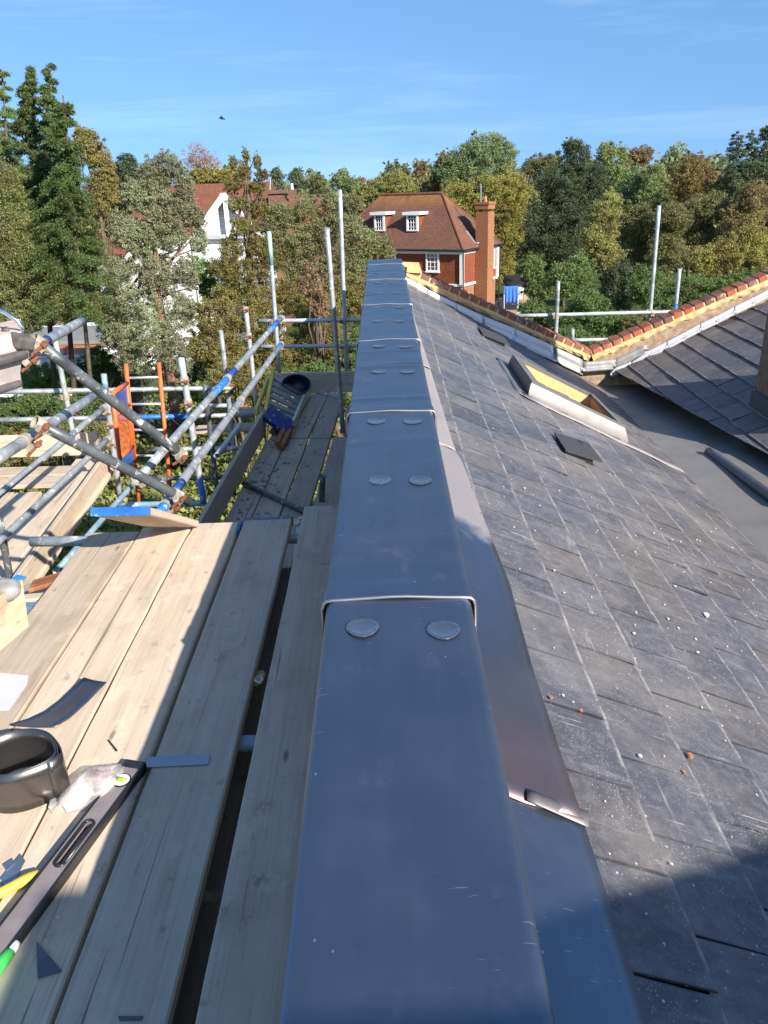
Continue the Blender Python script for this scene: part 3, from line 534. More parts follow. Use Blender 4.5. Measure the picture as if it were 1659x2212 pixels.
# ================================================================== scaffold boards
def frame(p0,p1,up=(0,0,1)):
    p0=np.array(p0,float); y=nrm(np.array(p1,float)-p0); x=nrm(np.cross(y,up)); z=np.cross(x,y)
    M=Matrix(((x[0],y[0],z[0],p0[0]),(x[1],y[1],z[1],p0[1]),(x[2],y[2],z[2],p0[2]),(0,0,0,1))); return MRF@M
def board(p0,p1,w,label,mat='wood',th=.038,group=None,name='scaffold_board',band=None,up=(0,0,1),seed=None,clip=0,kind='board',warp=.0022):
    Ld=float(np.linalg.norm(np.array(p1,float)-np.array(p0,float))); M=frame(p0,p1,up); rg=random.Random(hash(label)%9999 if seed is None else seed)
    b=.005; prof=[(-w/2+b,0),(w/2-b,0),(w/2,-b),(w/2,-th+b),(w/2-b,-th),(-w/2+b,-th),(-w/2,-th+b),(-w/2,-b)]
    n=max(3,int(Ld/.16)); m=B(); ph=rg.uniform(0,6)
    for i in range(n+1):
        y=Ld*i/n; e=(clip if i in (0,n) else 0); dx=[rg.uniform(-warp,warp)*.6 for _ in range(2)]; dz=warp*.8*math.sin(y*2.1+ph)
        for x,z in prof: m.v.append((x*(1-e)+(dx[0] if x<0 else dx[1])*(th<.2),y,z+dz))
    k=8
    for i in range(n):
        for j in range(k): m.f.append((i*k+j,(i+1)*k+j,(i+1)*k+(j+1)%k,i*k+(j+1)%k))
    m.f.append(tuple(range(k))); m.f.append(tuple(n*k+j for j in range(k-1,-1,-1)))
    t=thing(name,label,kind,(0,0,0),M,group); m.build('plank',MAT[mat],t)
    for yb,mt,ln in (band or []):
        q=B(); y0=0 if yb==0 else Ld-ln; q.v=[]
        for y in ((-.0015,ln) if yb==0 else (Ld-ln,Ld+.0015)):
            for x,z in prof: q.v.append((x*(1.012),y,(z+th/2)*1.06-th/2))
        q.f=[(j,8+j,8+(j+1)%8,(j+1)%8) for j in range(8)]; q.f.append(tuple(range(8)) if yb==0 else tuple(8+j for j in range(7,-1,-1)))
        q.build('end_band',MAT[mt],t)
    return t
ND=-1.535; G1='boards of the upper working deck'
board((-.525+.217,.3,ND),(-.525+.207,3.53,ND),.222,'board of the upper deck directly beside the lead-capped wall, narrow gap on its left','wood_grey',group=G1)
board((-.590,.3,ND+.001),(-.587,3.41,ND),.226,'upper deck board lying fully in the wall shadow, left of the open gap','wood_grey',group=G1,band=[(1,'tube_dark',.03)])
board((-.826,.3,ND),(-.826,3.37,ND),.224,'upper deck board split lengthwise between sun and wall shadow, blue-cornered far end','wood',group=G1,clip=.10)
board((-1.059,.3,ND-.002),(-1.056,3.34,ND),.224,'sunlit upper deck board under the short tilted board','wood',group=G1)
board((-1.290,.3,ND+.002),(-1.286,3.30,ND+.002),.226,'leftmost sunlit upper deck board, beside the long lower gap','wood',group=G1)
m=B(); m.box((-.712,3.33,ND-.016),(.008,.09,.036)); o=m.build('paint_mark',MAT['bluepaint']); tag(o,'small patch of blue paint on the corner of the sunlit deck board','paint')
# timber under the gap
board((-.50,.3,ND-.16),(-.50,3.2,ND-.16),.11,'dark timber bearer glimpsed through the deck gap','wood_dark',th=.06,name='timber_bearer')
# tilted offcut with a blue end
A0=zc(259.5,1100,3.0)+np.array([0,0,.008]); A1=np.array([-1.01,3.33,ND+.034])
board(A0,A1,.225,'short tilted scaffold board with a bright blue painted end, raised over the deck','wood',band=[(0,'bluepaint',.012)],name='board_offcut',warp=.0008,th=.031)
m=B(); q=np.array(A0)*.5+A1*.5; m.box((A1[0]-.02,3.05,ND+.03),(.20,.07,.06)); 
# rear walkway, about a metre lower
D=-2.57; G2='boards of the lower walkway'
def rb(xa0,xb0,xa1,xb1,s0,s1,label,mat='wood_grey'):
    w=((xb0-xa0)+(xb1-xa1))/2; board(((xa0+xb0)/2,s0,D),((xa1+xb1)/2,s1,D),w,label,mat,group=G2)
rb(-1.41,-1.205,-1.255,-1.055,3.6,7.60,'lower walkway board against the outer toe board, littered near half')
rb(-1.20,-.985,-1.04,-.835,3.6,7.62,'lower walkway board under the loose tube, second from the toe board')
rb(-.975,-.775,-.82,-.60,3.6,7.60,'lower walkway board left of the sunny slit between boards')
rb(-.745,-.54,-.575,-.375,3.6,7.63,'lower walkway board around the short upright stub')
rb(-.51,-.29,-.355,-.15,3.6,7.52,'lower walkway board hard against the parapet wall')
rb(-1.235,-1.055,-1.115,-.935,7.63,9.28,'far walkway board beneath the stepladder')
rb(-1.035,-.835,-.92,-.735,7.65,9.28,'far walkway board right of the stepladder foot')
rb(-.82,-.60,-.72,-.52,7.63,9.28,'far walkway board under the clear plastic sheet')
for i,(s,dz) in enumerate(((8.02,-.03),(8.33,-.05),(8.62,-.03),(8.92,-.05))):
    board((-.50,s,D+dz-.02),(-.13,s+.01,D+dz-.02),.20,['nearest','second','third','farthest'][i]+' short cross board filling the gap between walkway and wall','wood_grey',group='short cross boards beside the wall')
UPX=(1,0,0)
def toe(p0,p1,label,mat='wood_grey',h=.225): board(p0,p1,h,label,mat,up=(np.cross(nrm(np.array(p1,float)-np.array(p0,float)),(0,0,1))),name='toe_board',group='toe boards on edge around the platforms')
toe((-1.44,3.5,D+.115),(-1.29,7.85,D+.115),'long shaded toe board on edge along the outer side of the walkway','wood_grey')
toe((-1.36,9.33,D+.125),(-.2,9.30,D+.125),'toe board across the far end of the walkway behind the plastic sheet','wood_grey',.25)
# lower left platform
G3='boards of the left platform'
board((-2.49,3.3,D),(-2.72,7.2,D),.225,'left platform board next to its big brown toe board','wood',group=G3)
board((-2.72,3.3,D),(-2.95,7.25,D),.225,'second left platform board from the brown toe board','wood',group=G3)
board((-2.96,3.0,D),(-3.19,6.42,D),.225,'third left platform board, ending short of the cross boards','wood',group=G3)
board((-3.20,3.0,D),(-3.43,6.42,D),.225,'fourth left platform board with the darker face','wood_grey',group=G3)
board((-3.44,3.0,D),(-3.67,6.42,D),.225,'outermost left platform board at the picture edge','wood',group=G3)
board((-5.0,6.72,D+.006),(-2.98,6.68,D+.006),.225,'near cross board at the back of the left platform','wood',group=G3)
board((-5.0,6.96,D+.008),(-2.98,6.93,D+.008),.225,'far cross board at the back of the left platform','wood',group=G3)
toe((-2.375,3.2,D+.03),(-2.63,7.0,D+.05),'large sunlit brown toe board along the left platform','wood')
toe((-5.0,7.36,D+.11),(-2.85,7.34,D+.11),'pale toe board across the back of the left platform','wood')
board((-1.72,8.75,D-.02),(-1.45,8.80,D-.02),.24,'small outlying board end beyond the stepladder','wood',name='scaffold_board')
board((-2.15,8.25,D-.05),(-1.36,8.30,D-.05),.21,'pale board end sticking out past the outer toe board','wood',name='scaffold_board')
# ================================================================== scaffold tubes
GT='scaffold tubes'
TUBES={}
def tubeo(key,a,b,label,mat='tube',bands=(),r=.0242,n=16,group=GT,sag=0,name='scaffold_tube'):
    a,b=np.array(a,float),np.array(b,float); t=thing(name,label,'scaffold tube',a,None,group)
    m=B(); m.tube([a+(b-a)*i/6 for i in range(7)],r,n,hollow=.0042); m.build('tube',MAT[mat],t,smooth=False).data.polygons.foreach_set('use_smooth',[True]*len(m.f))
    for t0,t1,mt in bands:
        q=B(); q.tube([a+(b-a)*t0,a+(b-a)*t1],r+.0011,n,hollow=.001); q.build('paint_band',MAT[mt],t,smooth=True)
    TUBES[key]=(a,b); return t
def up(key,x0,y0,x1,y1,S,label,mat='tube',bands=(),S1=None,r=.0242): return tubeo(key,atS(x0,y0,S),atS(x1,y1,S if S1 is None else S1),label,mat,bands,r)
up('U1',581,500,604,812,9.42,'tall pale upright at the far left corner, faint green paint at its top','tube_light',[(.0,.22,'greenpaint')])
up('U2',734,410,749,816,9.36,'tallest bright upright standing on the far toe board','tube_light')
up('U3',706,492,741,935,7.72,'grey upright leaning beside the wall, dark below and pale above','tube',S1=7.72)
up('U4',531,668,556,893,8.5,'pale upright with mortar streaks, left of the stepladder','tube_light')
up('U5',477,714,509,1000,8.0,'slim grey upright with a dark ring near its top','tube')
up('U6',391,773,441,1092,5.7,'stout mortar-splashed upright with a blue patch at its foot','tube_light',[(.80,.985,'bluepaint')])
up('U7',442,830,470,1066,7.25,'thin dark upright behind the outer toe board','tube_dark')
up('U8',224,808,262,1094,6.75,'upright beside the orange gate, pale blue at the top','tube',[(0,.12,'bluepaint' if 0 else 'tube_bluish')])
up('U9',118,730,168,988,7.37,'upright at the back corner of the left platform','tube_light')
up('U10',-2,1120,24,1262,4.75,'dark upright cut by the left picture edge','tube_dark')
up('U11',697,1028,695,1095,6.0,'short open-topped tube stub standing up through the walkway','tube_dark')
tubeo('H1',atS(560,693.5,9.46),atS(845,690,9.46),'upper end guardrail crossing behind the lead capping','tube_light')
tubeo('H2',atS(565,749,9.46),atS(835,745.5,9.46),'lower end guardrail with a long dark shadow on it','tube_light')
tubeo('H3',atS(-30,847,7.43),atS(510,838,7.95),'upper long guardrail behind the orange ladder','tube')
tubeo('H4',atS(-30,908,7.43),atS(548,896,7.95),'lower long guardrail with a bright blue stretch','tube',[(.455,.75,'bluepaint')])
tubeo('H5',atS(326,971,7.2),atS(530,968,7.3),'short pale ledger in front of the ivy','tube')
tubeo('H6',atS(325,1034,7.3),atS(486,1031,7.3),'dark ledger low in front of the ivy','tube_dark')
tubeo('H7',atS(258,1091,6.0),atS(445,1087,6.0),'transom just behind the blue-ended board','tube_bluish')
tubeo('H8',atS(448,877,8.6),atS(530,875,8.6),'short horizontal tube beside the stepladder','tube_light')
tubeo('H9',zc(468,985,6.3),zc(519,917,7.6),'short oblique tube with an open end facing the viewer','tube_light')
tubeo('E',zc(300,1033,4.05),zc(606,688,7.8),'upper inner guardrail rising to the far corner, blue and white splashed','tube',[(.36,.52,'bluepaint'),(.86,.955,'bluepaint')])
tubeo('F',zc(330,1128,3.75),zc(607,744,7.9),'lower inner guardrail parallel to the blue-splashed one','tube',[(.0,.12,'bluepaint'),(.955,.998,'bluepaint')])
tubeo('A',zc(82,740,3.3),zc(388,979,3.95),'upper thick diagonal brace with an open end at the left','tube_dark',r=.0242)
tubeo('Bb',zc(86,917,3.35),zc(408,1083,4.0),'lower thick diagonal brace with an open end at the left','tube_dark')
tubeo('C',zc(20,780,3.15),zc(178,693,4.55),'thick tube stub with blue paint pointing away at upper left','tube',[(.22,.42,'bluepaint')])
tubeo('Dd',zc(-40,1012,2.95),zc(207,853,4.4),'thick tube passing under the lower diagonal brace','tube')
tubeo('R1',zc(-60,1116,4.75),zc(224,882,6.6),'upper thin guardrail of the left platform','tube')
tubeo('R2',zc(-60,1223,4.75),zc(233,949,6.7),'lower thin guardrail of the left platform','tube')
tubeo('T1',atN(120,1236,-2.70),atN(333,994,-2.70),'pale blue ledger under the edge of the left platform','tube_bluish')
tubeo('T2',zc(67,1170,3.7),np.array([-.35,3.30,-1.60]),'transom stub poking out from under the upper deck','tube')
tubeo('T3',np.array([-1.6,1.9,-1.602]),np.array([-.2,1.9,-1.602]),'transom under the deck glimpsed in the gap','tube_bluish')
tubeo('T4',np.array([-1.6,1.0,-1.602]),np.array([-.2,1.0,-1.602]),'rusty transom under the near deck glimpsed in the gap','rust')
tubeo('P1',np.array([-1.285,6.39,D+.026]),np.array([-.66,5.70,D+.026]),'loose dark tube lying across the lower walkway boards','tube_dark')
tubeo('L1',np.array([-.3,.2,-1.75]),np.array([-.47,3.7,-1.70]),'bluish ledger running below the deck gap','tube_bluish')
# right hand rear scaffold
tubeo('K1',atS(1424,444,10.3),atS(1401,716,10.3),'tall upright beyond the brick coping, leaning right','tube_light')
tubeo('K2',atS(1468,581,10.4),atS(1456,700,10.4),'shorter upright beyond the brick coping with a blue foot','tube_light',[(.62,1,'bluepaint')])
tubeo('K3',atS(1206,607,10.1),atS(1200,740,10.1),'thin upright beyond the left limb of the brick coping','tube')
tubeo('K4',atS(1237,710,10.1),atS(1236,780,10.1),'low upright stub just above the valley coping','tube')
tubeo('K5',atS(1095,683,10.2),atS(1510,672,10.2),'upper guardrail beyond the valley coping','tube_light')
tubeo('K6',atS(1236,735,10.15),atS(1360,733,10.15),'short lower guardrail just above the valley coping','tube_light')
# ------------------------------------------------------------------ couplers
def coupler(p,da,db,label,rust=.6,s=1.0,off=None):
    p=np.array(p,float); da,db=nrm(da),nrm(db); nn=np.cross(da,db); nn=nrm(nn) if np.linalg.norm(nn)>.1 else np.array([0,0,1.])
    if off is None: off=nn*.026
    t=thing('scaffold_coupler',label,'coupler',p,None,'couplers clamping the scaffold tubes')
    for d,sg in ((da,1),(db,-1)):
        m=B(); c=p+off*sg; m.tube([c-d*.026*s,c+d*.026*s],.0305*s,14,hollow=.005)
        e=nrm(np.cross(d,nn)); m.box(c+e*.038*s,(.02*s,.045*s,.026*s),np.array([e,d,np.cross(e,d)]).T); m.build('collar',MAT['coupler'],t,smooth=False)
        b=B(); c2=c+e*.05*s; b.tube([c2-np.cross(e,d)*.045*s,c2+np.cross(e,d)*.05*s],.0075*s,8); b.tube([c2+np.cross(e,d)*.018*s,c2+np.cross(e,d)*.036*s],.0145*s,6); b.build('bolt',MAT['rust'],t)
    return t
def near(k1,k2):
    a,b=TUBES[k1]; c,d=TUBES[k2]; u,v=b-a,d-c; w=a-c; A,Bq,Cq,Dq,Eq=u@u,u@v,v@v,u@w,v@w; de=A*Cq-Bq*Bq
    s=np.clip((Bq*Eq-Cq*Dq)/de,0,1); t=np.clip((A*Eq-Bq*Dq)/de,0,1); p,q=a+u*s,c+v*t; return p,q,u,v
for k1,k2,lb in (('A','C','large rusty coupler at the open end of the upper diagonal brace'),('A','E','coupler at the lower end of the upper diagonal brace'),('Bb','Dd','rusty coupler under the open end of the lower diagonal brace'),('Bb','F','coupler at the lower end of the lower diagonal brace'),
    ('U6','E','coupler on the stout upright at the blue-splashed guardrail'),('U6','F','coupler on the stout upright at the lower inner guardrail'),('U4','E','coupler where the streaked upright meets the upper inner guardrail'),('U4','F','coupler where the streaked upright meets the lower inner guardrail'),
    ('U1','H1','coupler on the far corner upright at the upper end guardrail'),('U1','H2','coupler on the far corner upright at the lower end guardrail'),('U2','H1','rusty coupler on the tallest upright, upper'),('U2','H2','rusty coupler on the tallest upright, lower'),
    ('U9','H3','coupler on the back corner upright of the left platform'),('U8','R1','coupler where the thin upper rail meets the upright by the gate'),('U8','R2','coupler where the thin lower rail meets the upright by the gate'),('U5','H3','coupler on the slim upright with the dark ring'),
    ('K1','K5','dark coupler on the tall leaning upright beyond the coping'),('K3','K5','dark coupler on the thin upright beyond the left coping limb')):
    p,q,u,v=near(k1,k2); dd=(q-p); c=(p+q)/2
    t=coupler(c,u,v,lb,off=(p-q)/2)
m=B(); p=atS(749,817,9.33); m.box(p+np.array([0,0,-.02]),(.17,.06,.035)); o=m.build('upright_foot',MAT['tube_light']); tag(o,'metal foot fitting of the tallest upright, hooked over the far toe board','foot fitting')
# ================================================================== access ladder and gate
t=thing('access_ladder','orange pole ladder with grey rungs standing outside the walkway','ladder',zc(300,1090,8.2))
la,lb_=zc(272,786,7.8),zc(304,1130,8.35); ra,rb_=zc(343,783,7.85),zc(375,1135,8.4)
for a,b in ((la,lb_),(ra,rb_)): m=B(); m.tube([a,b],.02,12); m.build('stile',MAT['orange'],t,smooth=True)
for y in (815,869,923,978,1032,1086):
    f=(y-786)/(1130-786); m=B(); m.tube([la+(lb_-la)*f,ra+(rb_-ra)*f],.013,8); m.build('rung',MAT['tube_light'],t,smooth=True)
t=thing('ladder_gate','orange safety gate with wire mesh and blue end panels, hinged on an upright','gate',zc(260,1025,7.3))
TL,TR,BR,BL=zc(243,849,6.95),zc(274,828,7.5),zc(290,1000,7.9),zc(262,1026,7.35)
q=lambda u,v:(TL*(1-u)+TR*u)*(1-v)+(BL*(1-u)+BR*u)*v
for a,b in (((0,0),(1,0)),((1,0),(1,1)),((1,1),(0,1)),((0,1),(0,0)),((0,.26),(1,.26)),((0,.78),(1,.78))):
    m=B(); m.tube([q(*a),q(*b)],.021,8); m.build('frame_bar',MAT['orange'],t,smooth=True)
nn=nrm(np.cross(TR-TL,BL-TL))*.004
for v0,v1 in ((.02,.24),(.80,.98)):
    m=B(); m.prism([q(.03,v0),q(.97,v0),q(.97,v1),q(.03,v1)],nn); m.build('panel',MAT['bluesheet'],t)
m=B()
for i in range(1,12): m.tube([q(i/12,.27),q(i/12,.77)],.0028,4)
for i in range(1,22): v=.27+.5*i/22; m.tube([q(.02,v),q(.98,v)],.0028,4)
m.build('mesh',MAT['orange'],t)
# ================================================================== things on the walkway
t=thing('stepladder','yellow fibreglass stepladder with blue top cap lying tilted against the far corner','stepladder',zc(600,915,8.15))
c0,c1,c2,c3=zc(566,907,8.1),zc(580,882,8.3),zc(635,916,8.25),zc(618,944,8.05)
m=B(); upv=np.cross(c3-c0,c1-c0); upv=nrm(upv)*(.05 if upv[2]>0 else -.05); m.prism([c0,c3,c2,c1],upv*.9); m.build('top_cap',MAT['ladderblue'],t)
l0,l1=zc(574,893,8.2),zc(591,801,9.25); r0,r1=zc(634,914,8.2),zc(663,845,9.3)
W=nrm(r0-l0)
def rail(a,b,w,h,name,mt,up=(0,0,1)):
    m=B(); d=b-a; x=nrm(np.cross(d,up)); z=nrm(np.cross(x,d)); A=np.array([x,nrm(d),z]).T; m.box((a+b)/2,(w,np.linalg.norm(d),h),A); m.build(name,MAT[mt],t)
rail(l0,l1,.035,.09,'rail','yellow'); rail(r0,r1,.03,.07,'rail','ygreen')
rail(l0+np.array([-.10,0,.02]),l1+np.array([-.07,-.05,-.09]),.03,.06,'rear_rail','yellow')
for i in range(6):
    f=.06+.9*i/6; f2=f+.125; a,b=l0+(l1-l0)*f,r0+(r1-r0)*f; a2,b2=l0+(l1-l0)*f2,r0+(r1-r0)*f2
    m=B(); nn=nrm(np.cross(b-a,a2-a)); nn=nn if nn[2]>0 else -nn; m.prism([a-nn*.012,b-nn*.012,b2-nn*.03,a2-nn*.03][::(1 if np.cross(b-a,a2-a)[2]<0 else -1)],nn*.02); m.build('tread',MAT['tread'],t)
t=thing('plastic_tub','dark navy plastic tub tipped behind the stepladder','tub',zc(640,838,9.1)); p=zc(641,838,9.1)
m=B(); prof=[(0.0,.0),(.15,.0),(.18,.12),(.185,.2),(.205,.205),(.2,.225),(.175,.21),(.165,.12),(.14,.02),(0,.02)]
for r,z in prof:
    for i in range(20): a=2*math.pi*i/20; v=Vector((r*math.cos(a)*.85,r*math.sin(a)*.6,z*.8)); v.rotate(Matrix.Rotation(1.15,3,'X')); m.v.append((p[0]+v.x,p[1]+v.y+.12,p[2]+v.z-.02))
for j in range(len(prof)-1):
    for i in range(20): m.f.append((j*20+i,j*20+(i+1)%20,(j+1)*20+(i+1)%20,(j+1)*20+i))
m.build('body',MAT['navy'],t,smooth=True)
m=B()
P=[[np.array(atN(x,y,D+.012))+np.array([0,0,.01*math.sin(i*2+j)]) for i,(x,y) in enumerate(r)] for j,r in enumerate([[(664,822),(690,838),(722,845)],[(673,845),(705,842),(733,836)],[(690,852),(712,850),(738,838)]])]
P=[[P0[0],P0[1],P0[2]] for P0 in P]
m.v=[atN(664,843,D+.01),atN(728,860,D+.014),atN(755,842,D+.012),atN(713,806,D+.05),atN(668,826,D+.02),atN(700,835,D+.03)]; m.f=[(0,1,5),(1,2,5),(2,3,5),(3,4,5),(4,0,5)]
o=m.build('plastic_sheet',MAT['polythene']); tag(o,'crumpled clear polythene sheet at the far end of the walkway','plastic sheet')
for i,((x0,y0),(x1,y1),w) in enumerate((((588,930),(607,912),.07),((606,960),(624,925),.075),((598,955),(612,925),.05))):
    board(atN(x0,y0,D+.05+.02*i),atN(x1,y1,D+.05+.02*i),w,['broken brown timber scrap nearest the toe board','longest brown timber scrap under the stepladder cap','thin brown timber scrap between two others'][i],'wood_red',th=.04,name='timber_scrap',group='timber scraps under the stepladder',kind='timber')
m=B(); rg=random.Random(4)
for _ in range(150):
    s=rg.uniform(5.3,8.5); x=np.interp(s,[4,8.5],[-1.36,-1.2])+abs(rg.gauss(.05,.22))
    if x<-.2: chip(m,(x,s,D+.001),rg.uniform(.006,.022),.25)
o=m.build('mortar_rubble',MAT['crumb_dark']); tag(o,'broken mortar and slate crumbs littering the lower walkway','rubble',kind='stuff')
m=B()
for x,y in ((650,1690),(615,1440)): chip(m,atN(560,1470,ND+.001),.016,.5)
for (x,y,r) in ((562,1462,.02),(556,1475,.016),(640,1133,.03),(650,1122,.02)): chip(m,atN(x,y,ND-.10),r,.5)
o=m.build('mortar_rubble',MAT['crumb']); tag(o,'mortar lumps caught on the tubes inside the deck gap','rubble',kind='stuff')
# ================================================================== tools and offcuts on the near deck
Nd=ND+.001
def at(x,y,o=0): return np.array(atN(x,y,Nd+o))
# curved lead offcut
rows=[((20,1566),(64,1575),.002),((70,1553),(118,1572),.004),((105,1530),(150,1556),.006),((140,1498),(180,1530),.012),((182,1463),(229,1472),.02)]
P=[]
cen=[((22,1564),(26,1567)),((62,1552),(75,1571)),((98,1535),(118,1571)),((130,1511),(150,1551)),((158,1485),(192,1513)),((181,1463),(230,1473))]
lift=[.014,.009,.008,.009,.014,.028]
for (a,b),l in zip(cen,lift):
    p,q=at(*a,l),at(*b,l*.9); P.append([p*(1-f)+q*f+np.array([0,0,-.003*math.sin(f*math.pi)]) for f in np.linspace(0,1,5)])
P2=[]
for i in range(len(P)-1):
    for f in np.linspace(0,1,4)[:-1]: P2.append([P[i][j]*(1-f)+P[i+1][j]*f for j in range(5)])
P2.append(P[-1]); m=B(); m.sheet(np.array(P2),.0022); o=m.build('lead_offcut',MAT['lead_dk2'],smooth=True); tag(o,'curved dark lead strip offcut lying on the sunlit deck boards','lead offcut',group='lead offcuts on the near deck')
# roll of lead flashing
t=thing('lead_roll','upright loose coil of lead flashing standing on the deck at the left edge','lead roll',at(70,1715))
base=at(52,1702); R=.105; m=B(); hgt=.125; P=[]
for i in range(150):
    a=-.55+i/149*math.pi*2*2.15; rr=R*(1-.045*i/149*2.2); bul=1+.28*max(0,math.cos(a+.25))**6*(1 if i<75 else .8)
    P.append([base+np.array([rr*bul*math.cos(a),rr*math.sin(a)*.92,z]) for z in (0,.04,.09,hgt)])
m.sheet(np.array(P),(0,0,0)) if 0 else m.grid(P); o=m.build('coil',MAT['lead_coil'],t,smooth=True); o.modifiers.new('th','SOLIDIFY').thickness=.0028
# clear bag of copper nails
t=thing('nail_bag','clear plastic bag of copper nails slumped on the deck beside the lead coil','bag',at(215,1715)); p=at(212,1705)
m=B(); nu,nv=26,14
ax=nrm(at(300,1640)-at(140,1745)); bx=nrm(np.cross((0,0,1),ax))
def bagp(u,v,s=1.):
    l=(u-.5)*.205; prof=math.sin(math.pi*min(1,max(0,(u*.93+.05))))**.55; w=.054*prof*(1-.35*max(0,u-.6)); h=.046*prof*(1-.45*u)
    a=2*math.pi*v; cr=1+.10*math.sin(a*3+u*11)+.07*math.sin(a*7-u*19); z=max(0,math.sin(a)*h*cr*s+h*.55); return p+ax*l*s+bx*(w*math.cos(a)*cr*s)+np.array([0,0,z])
m.grid([[bagp(i/nu,j/nv) for j in range(nv+1)] for i in range(nu+1)]); m.build('bag_film',MAT['polybag'],t,smooth=True)
m=B(); rg=random.Random(9)
for _ in range(140):
    u=rg.uniform(.45,.9); c=bagp(u,rg.random(),.62); d=nrm([rg.gauss(0,1),rg.gauss(0,1),rg.gauss(0,.5)]); c[2]=max(c[2],Nd+.004)
    m.tube([c-d*.012,c+d*.012],.0016,4)
m.build('copper_nails',MAT['copper'],t)
# spirit level
t=thing('spirit_level','long dark spirit level with green and white vials lying on the deck boards','spirit level',at(160,1830))
e0,e1=at(297,1660),at(-60,2140); ly=nrm(e0-e1); Ld=np.linalg.norm(e0-e1); lx=nrm(np.cross(ly,(0,0,1))); mid=(e0+e1)/2; A=np.array([lx,ly,[0,0,1]]).T
def lv(x,y,z): return mid+lx*x+ly*y+np.array([0,0,z])
Wd,Hh=.052,.024
slot=[(-Ld/2,-.145),( -.02,.0)]
m=B(); yv=Ld/2
hs=(e0-at(185,1790))@ly; he=(e0-at(120,1880))@ly
y0,y1=yv-he,yv-hs
m.box(lv(0,(y1+yv)/2,Hh/2),(Wd,yv-y1,Hh),A); m.box(lv(0,(y0-yv)/2,Hh/2),(Wd,y0+yv,Hh),A); m.box(lv(-.0205,(y0+y1)/2,Hh/2),(.011,y1-y0,Hh),A); m.box(lv(.0205,(y0+y1)/2,Hh/2),(.011,y1-y0,Hh),A)
m.build('body',MAT['levelgrey'],t)
for sx in (-1,1):
    m=B(); m.box(lv(sx*(Wd/2+.0015),0,Hh/2),(.005,Ld,Hh+.006),A); m.build('edge_rail',MAT['levelblack'],t)
m=B(); m.tube([lv(.013*math.cos(a)+0,(y0+y1)/2+((y1-y0)/2-.006)*(1 if math.sin(a)>0 else -1)+.013*math.sin(a),Hh+.001) for a in np.linspace(0,2*math.pi,25)],.004,6); m.build('hand_slot',MAT['levelblack'],t,smooth=True)
m=B(); m.box(lv(0,yv-.012,Hh/2),(Wd+.008,.026,Hh+.007),A); m.build('end_cap',MAT['levelblack'],t)
vy=yv-np.linalg.norm(at(253,1697)-e0); vy2=yv-np.linalg.norm(at(283,1664)-e0)*.9
m=B(); m.tube([lv(0,vy,Hh),lv(0,vy,Hh+.0025)],.025,20); m.build('vial_frame',MAT['levelblack'],t)
m=B(); m.tube([lv(0,vy,Hh),lv(0,vy,Hh+.0035)],.021,20); m.build('vial_window',MAT['white'],t)
m=B(); m.tube([lv(-.013,vy-.001,Hh+.004),lv(.013,vy-.001,Hh+.004)],.0075,10); m.build('vial',MAT['vial'],t,smooth=True)
m=B(); m.box(lv(0,vy2,Hh+.001),(.030,.016,.003),A); m.build('vial_window',MAT['white'],t)
# flat offcuts and small bits
def flat(pts,name,label,cat,mat,th=.002,group=None,o=0.0):
    m=B(); P=[at(x,y,o+.0005) for x,y in pts]; m.prism(P[::-1],(0,0,th)); b=m.build(name,MAT[mat]); return tag(b,label,cat,group)
GL='lead offcuts on the near deck'
flat([(310,1659),(450,1652),(454,1630),(322,1636)],'lead_offcut','flat straight lead strip offcut lying across the shaded board','lead offcut','lead_bl',.002,GL)
flat([(79,2034),(82,2114),(134,2098)],'lead_offcut','triangular dark lead offcut on the shaded board','lead offcut','lead_dark',.002,GL)
flat([(255,2196),(310,2196),(306,2204),(258,2205)],'lead_offcut','thin dark lead sliver at the very bottom of the deck','lead offcut','lead_dark',.002,GL)
flat([(6,1869),(27,1855),(32,1866),(14,1882)],'lead_offcut','small square lead scrap near the yellow handle','lead offcut','lead_bl',.002,GL,.002)
flat([(0,1898),(44,1845),(55,1860),(33,1902),(10,1915)],'lead_offcut','pointed lead scrap beside the yellow handle','lead offcut','lead_bl',.002,GL)
flat([(-40,1470),(0,1453),(62,1460),(58,1480),(30,1520),(-10,1575),(-40,1600)],'paper_sheet','torn white paper lying on the left deck board','paper','paper',.0006,None,.001)
flat([(232,1600),(236,1600),(254,1622),(250,1624)],'nail','thin dark nail lying on a sunlit deck board','nail','levelblack',.004)
flat([(105,1748),(112,1722),(128,1705),(133,1727),(112,1757)],'metal_scrap','grey angled metal scrap poking out from under the plastic bag','metal scrap','alu',.006)
t=thing('hand_tool','yellow-handled hand tool lying at the left edge of the deck','hand tool',at(40,1915))
m=B(); a,b=at(-40,1950,.014),at(84,1885,.014); m.tube([a+(b-a)*i/6 for i in range(7)],[.012,.0135,.0125,.012,.013,.0125,.008],12); m.build('handle',MAT['handle_y'],t,smooth=True)
m=B(); m.tube([a-(b-a)*.5,a],.006,8); m.build('blade',MAT['alu'],t,smooth=True)
t=thing('marking_tool','small green and white tool at the lower left corner of the deck','tool',at(15,2080))
m=B(); a,b=at(-30,2125,.014),at(22,2055,.014); m.tube([a,a+(b-a)*.5,b],[.014,.016,.013],10); m.build('handle',MAT['green'],t,smooth=True)
m=B(); m.tube([b,b+(b-a)*.28],[.012,.010],10); m.build('cap',MAT['white'],t,smooth=True)
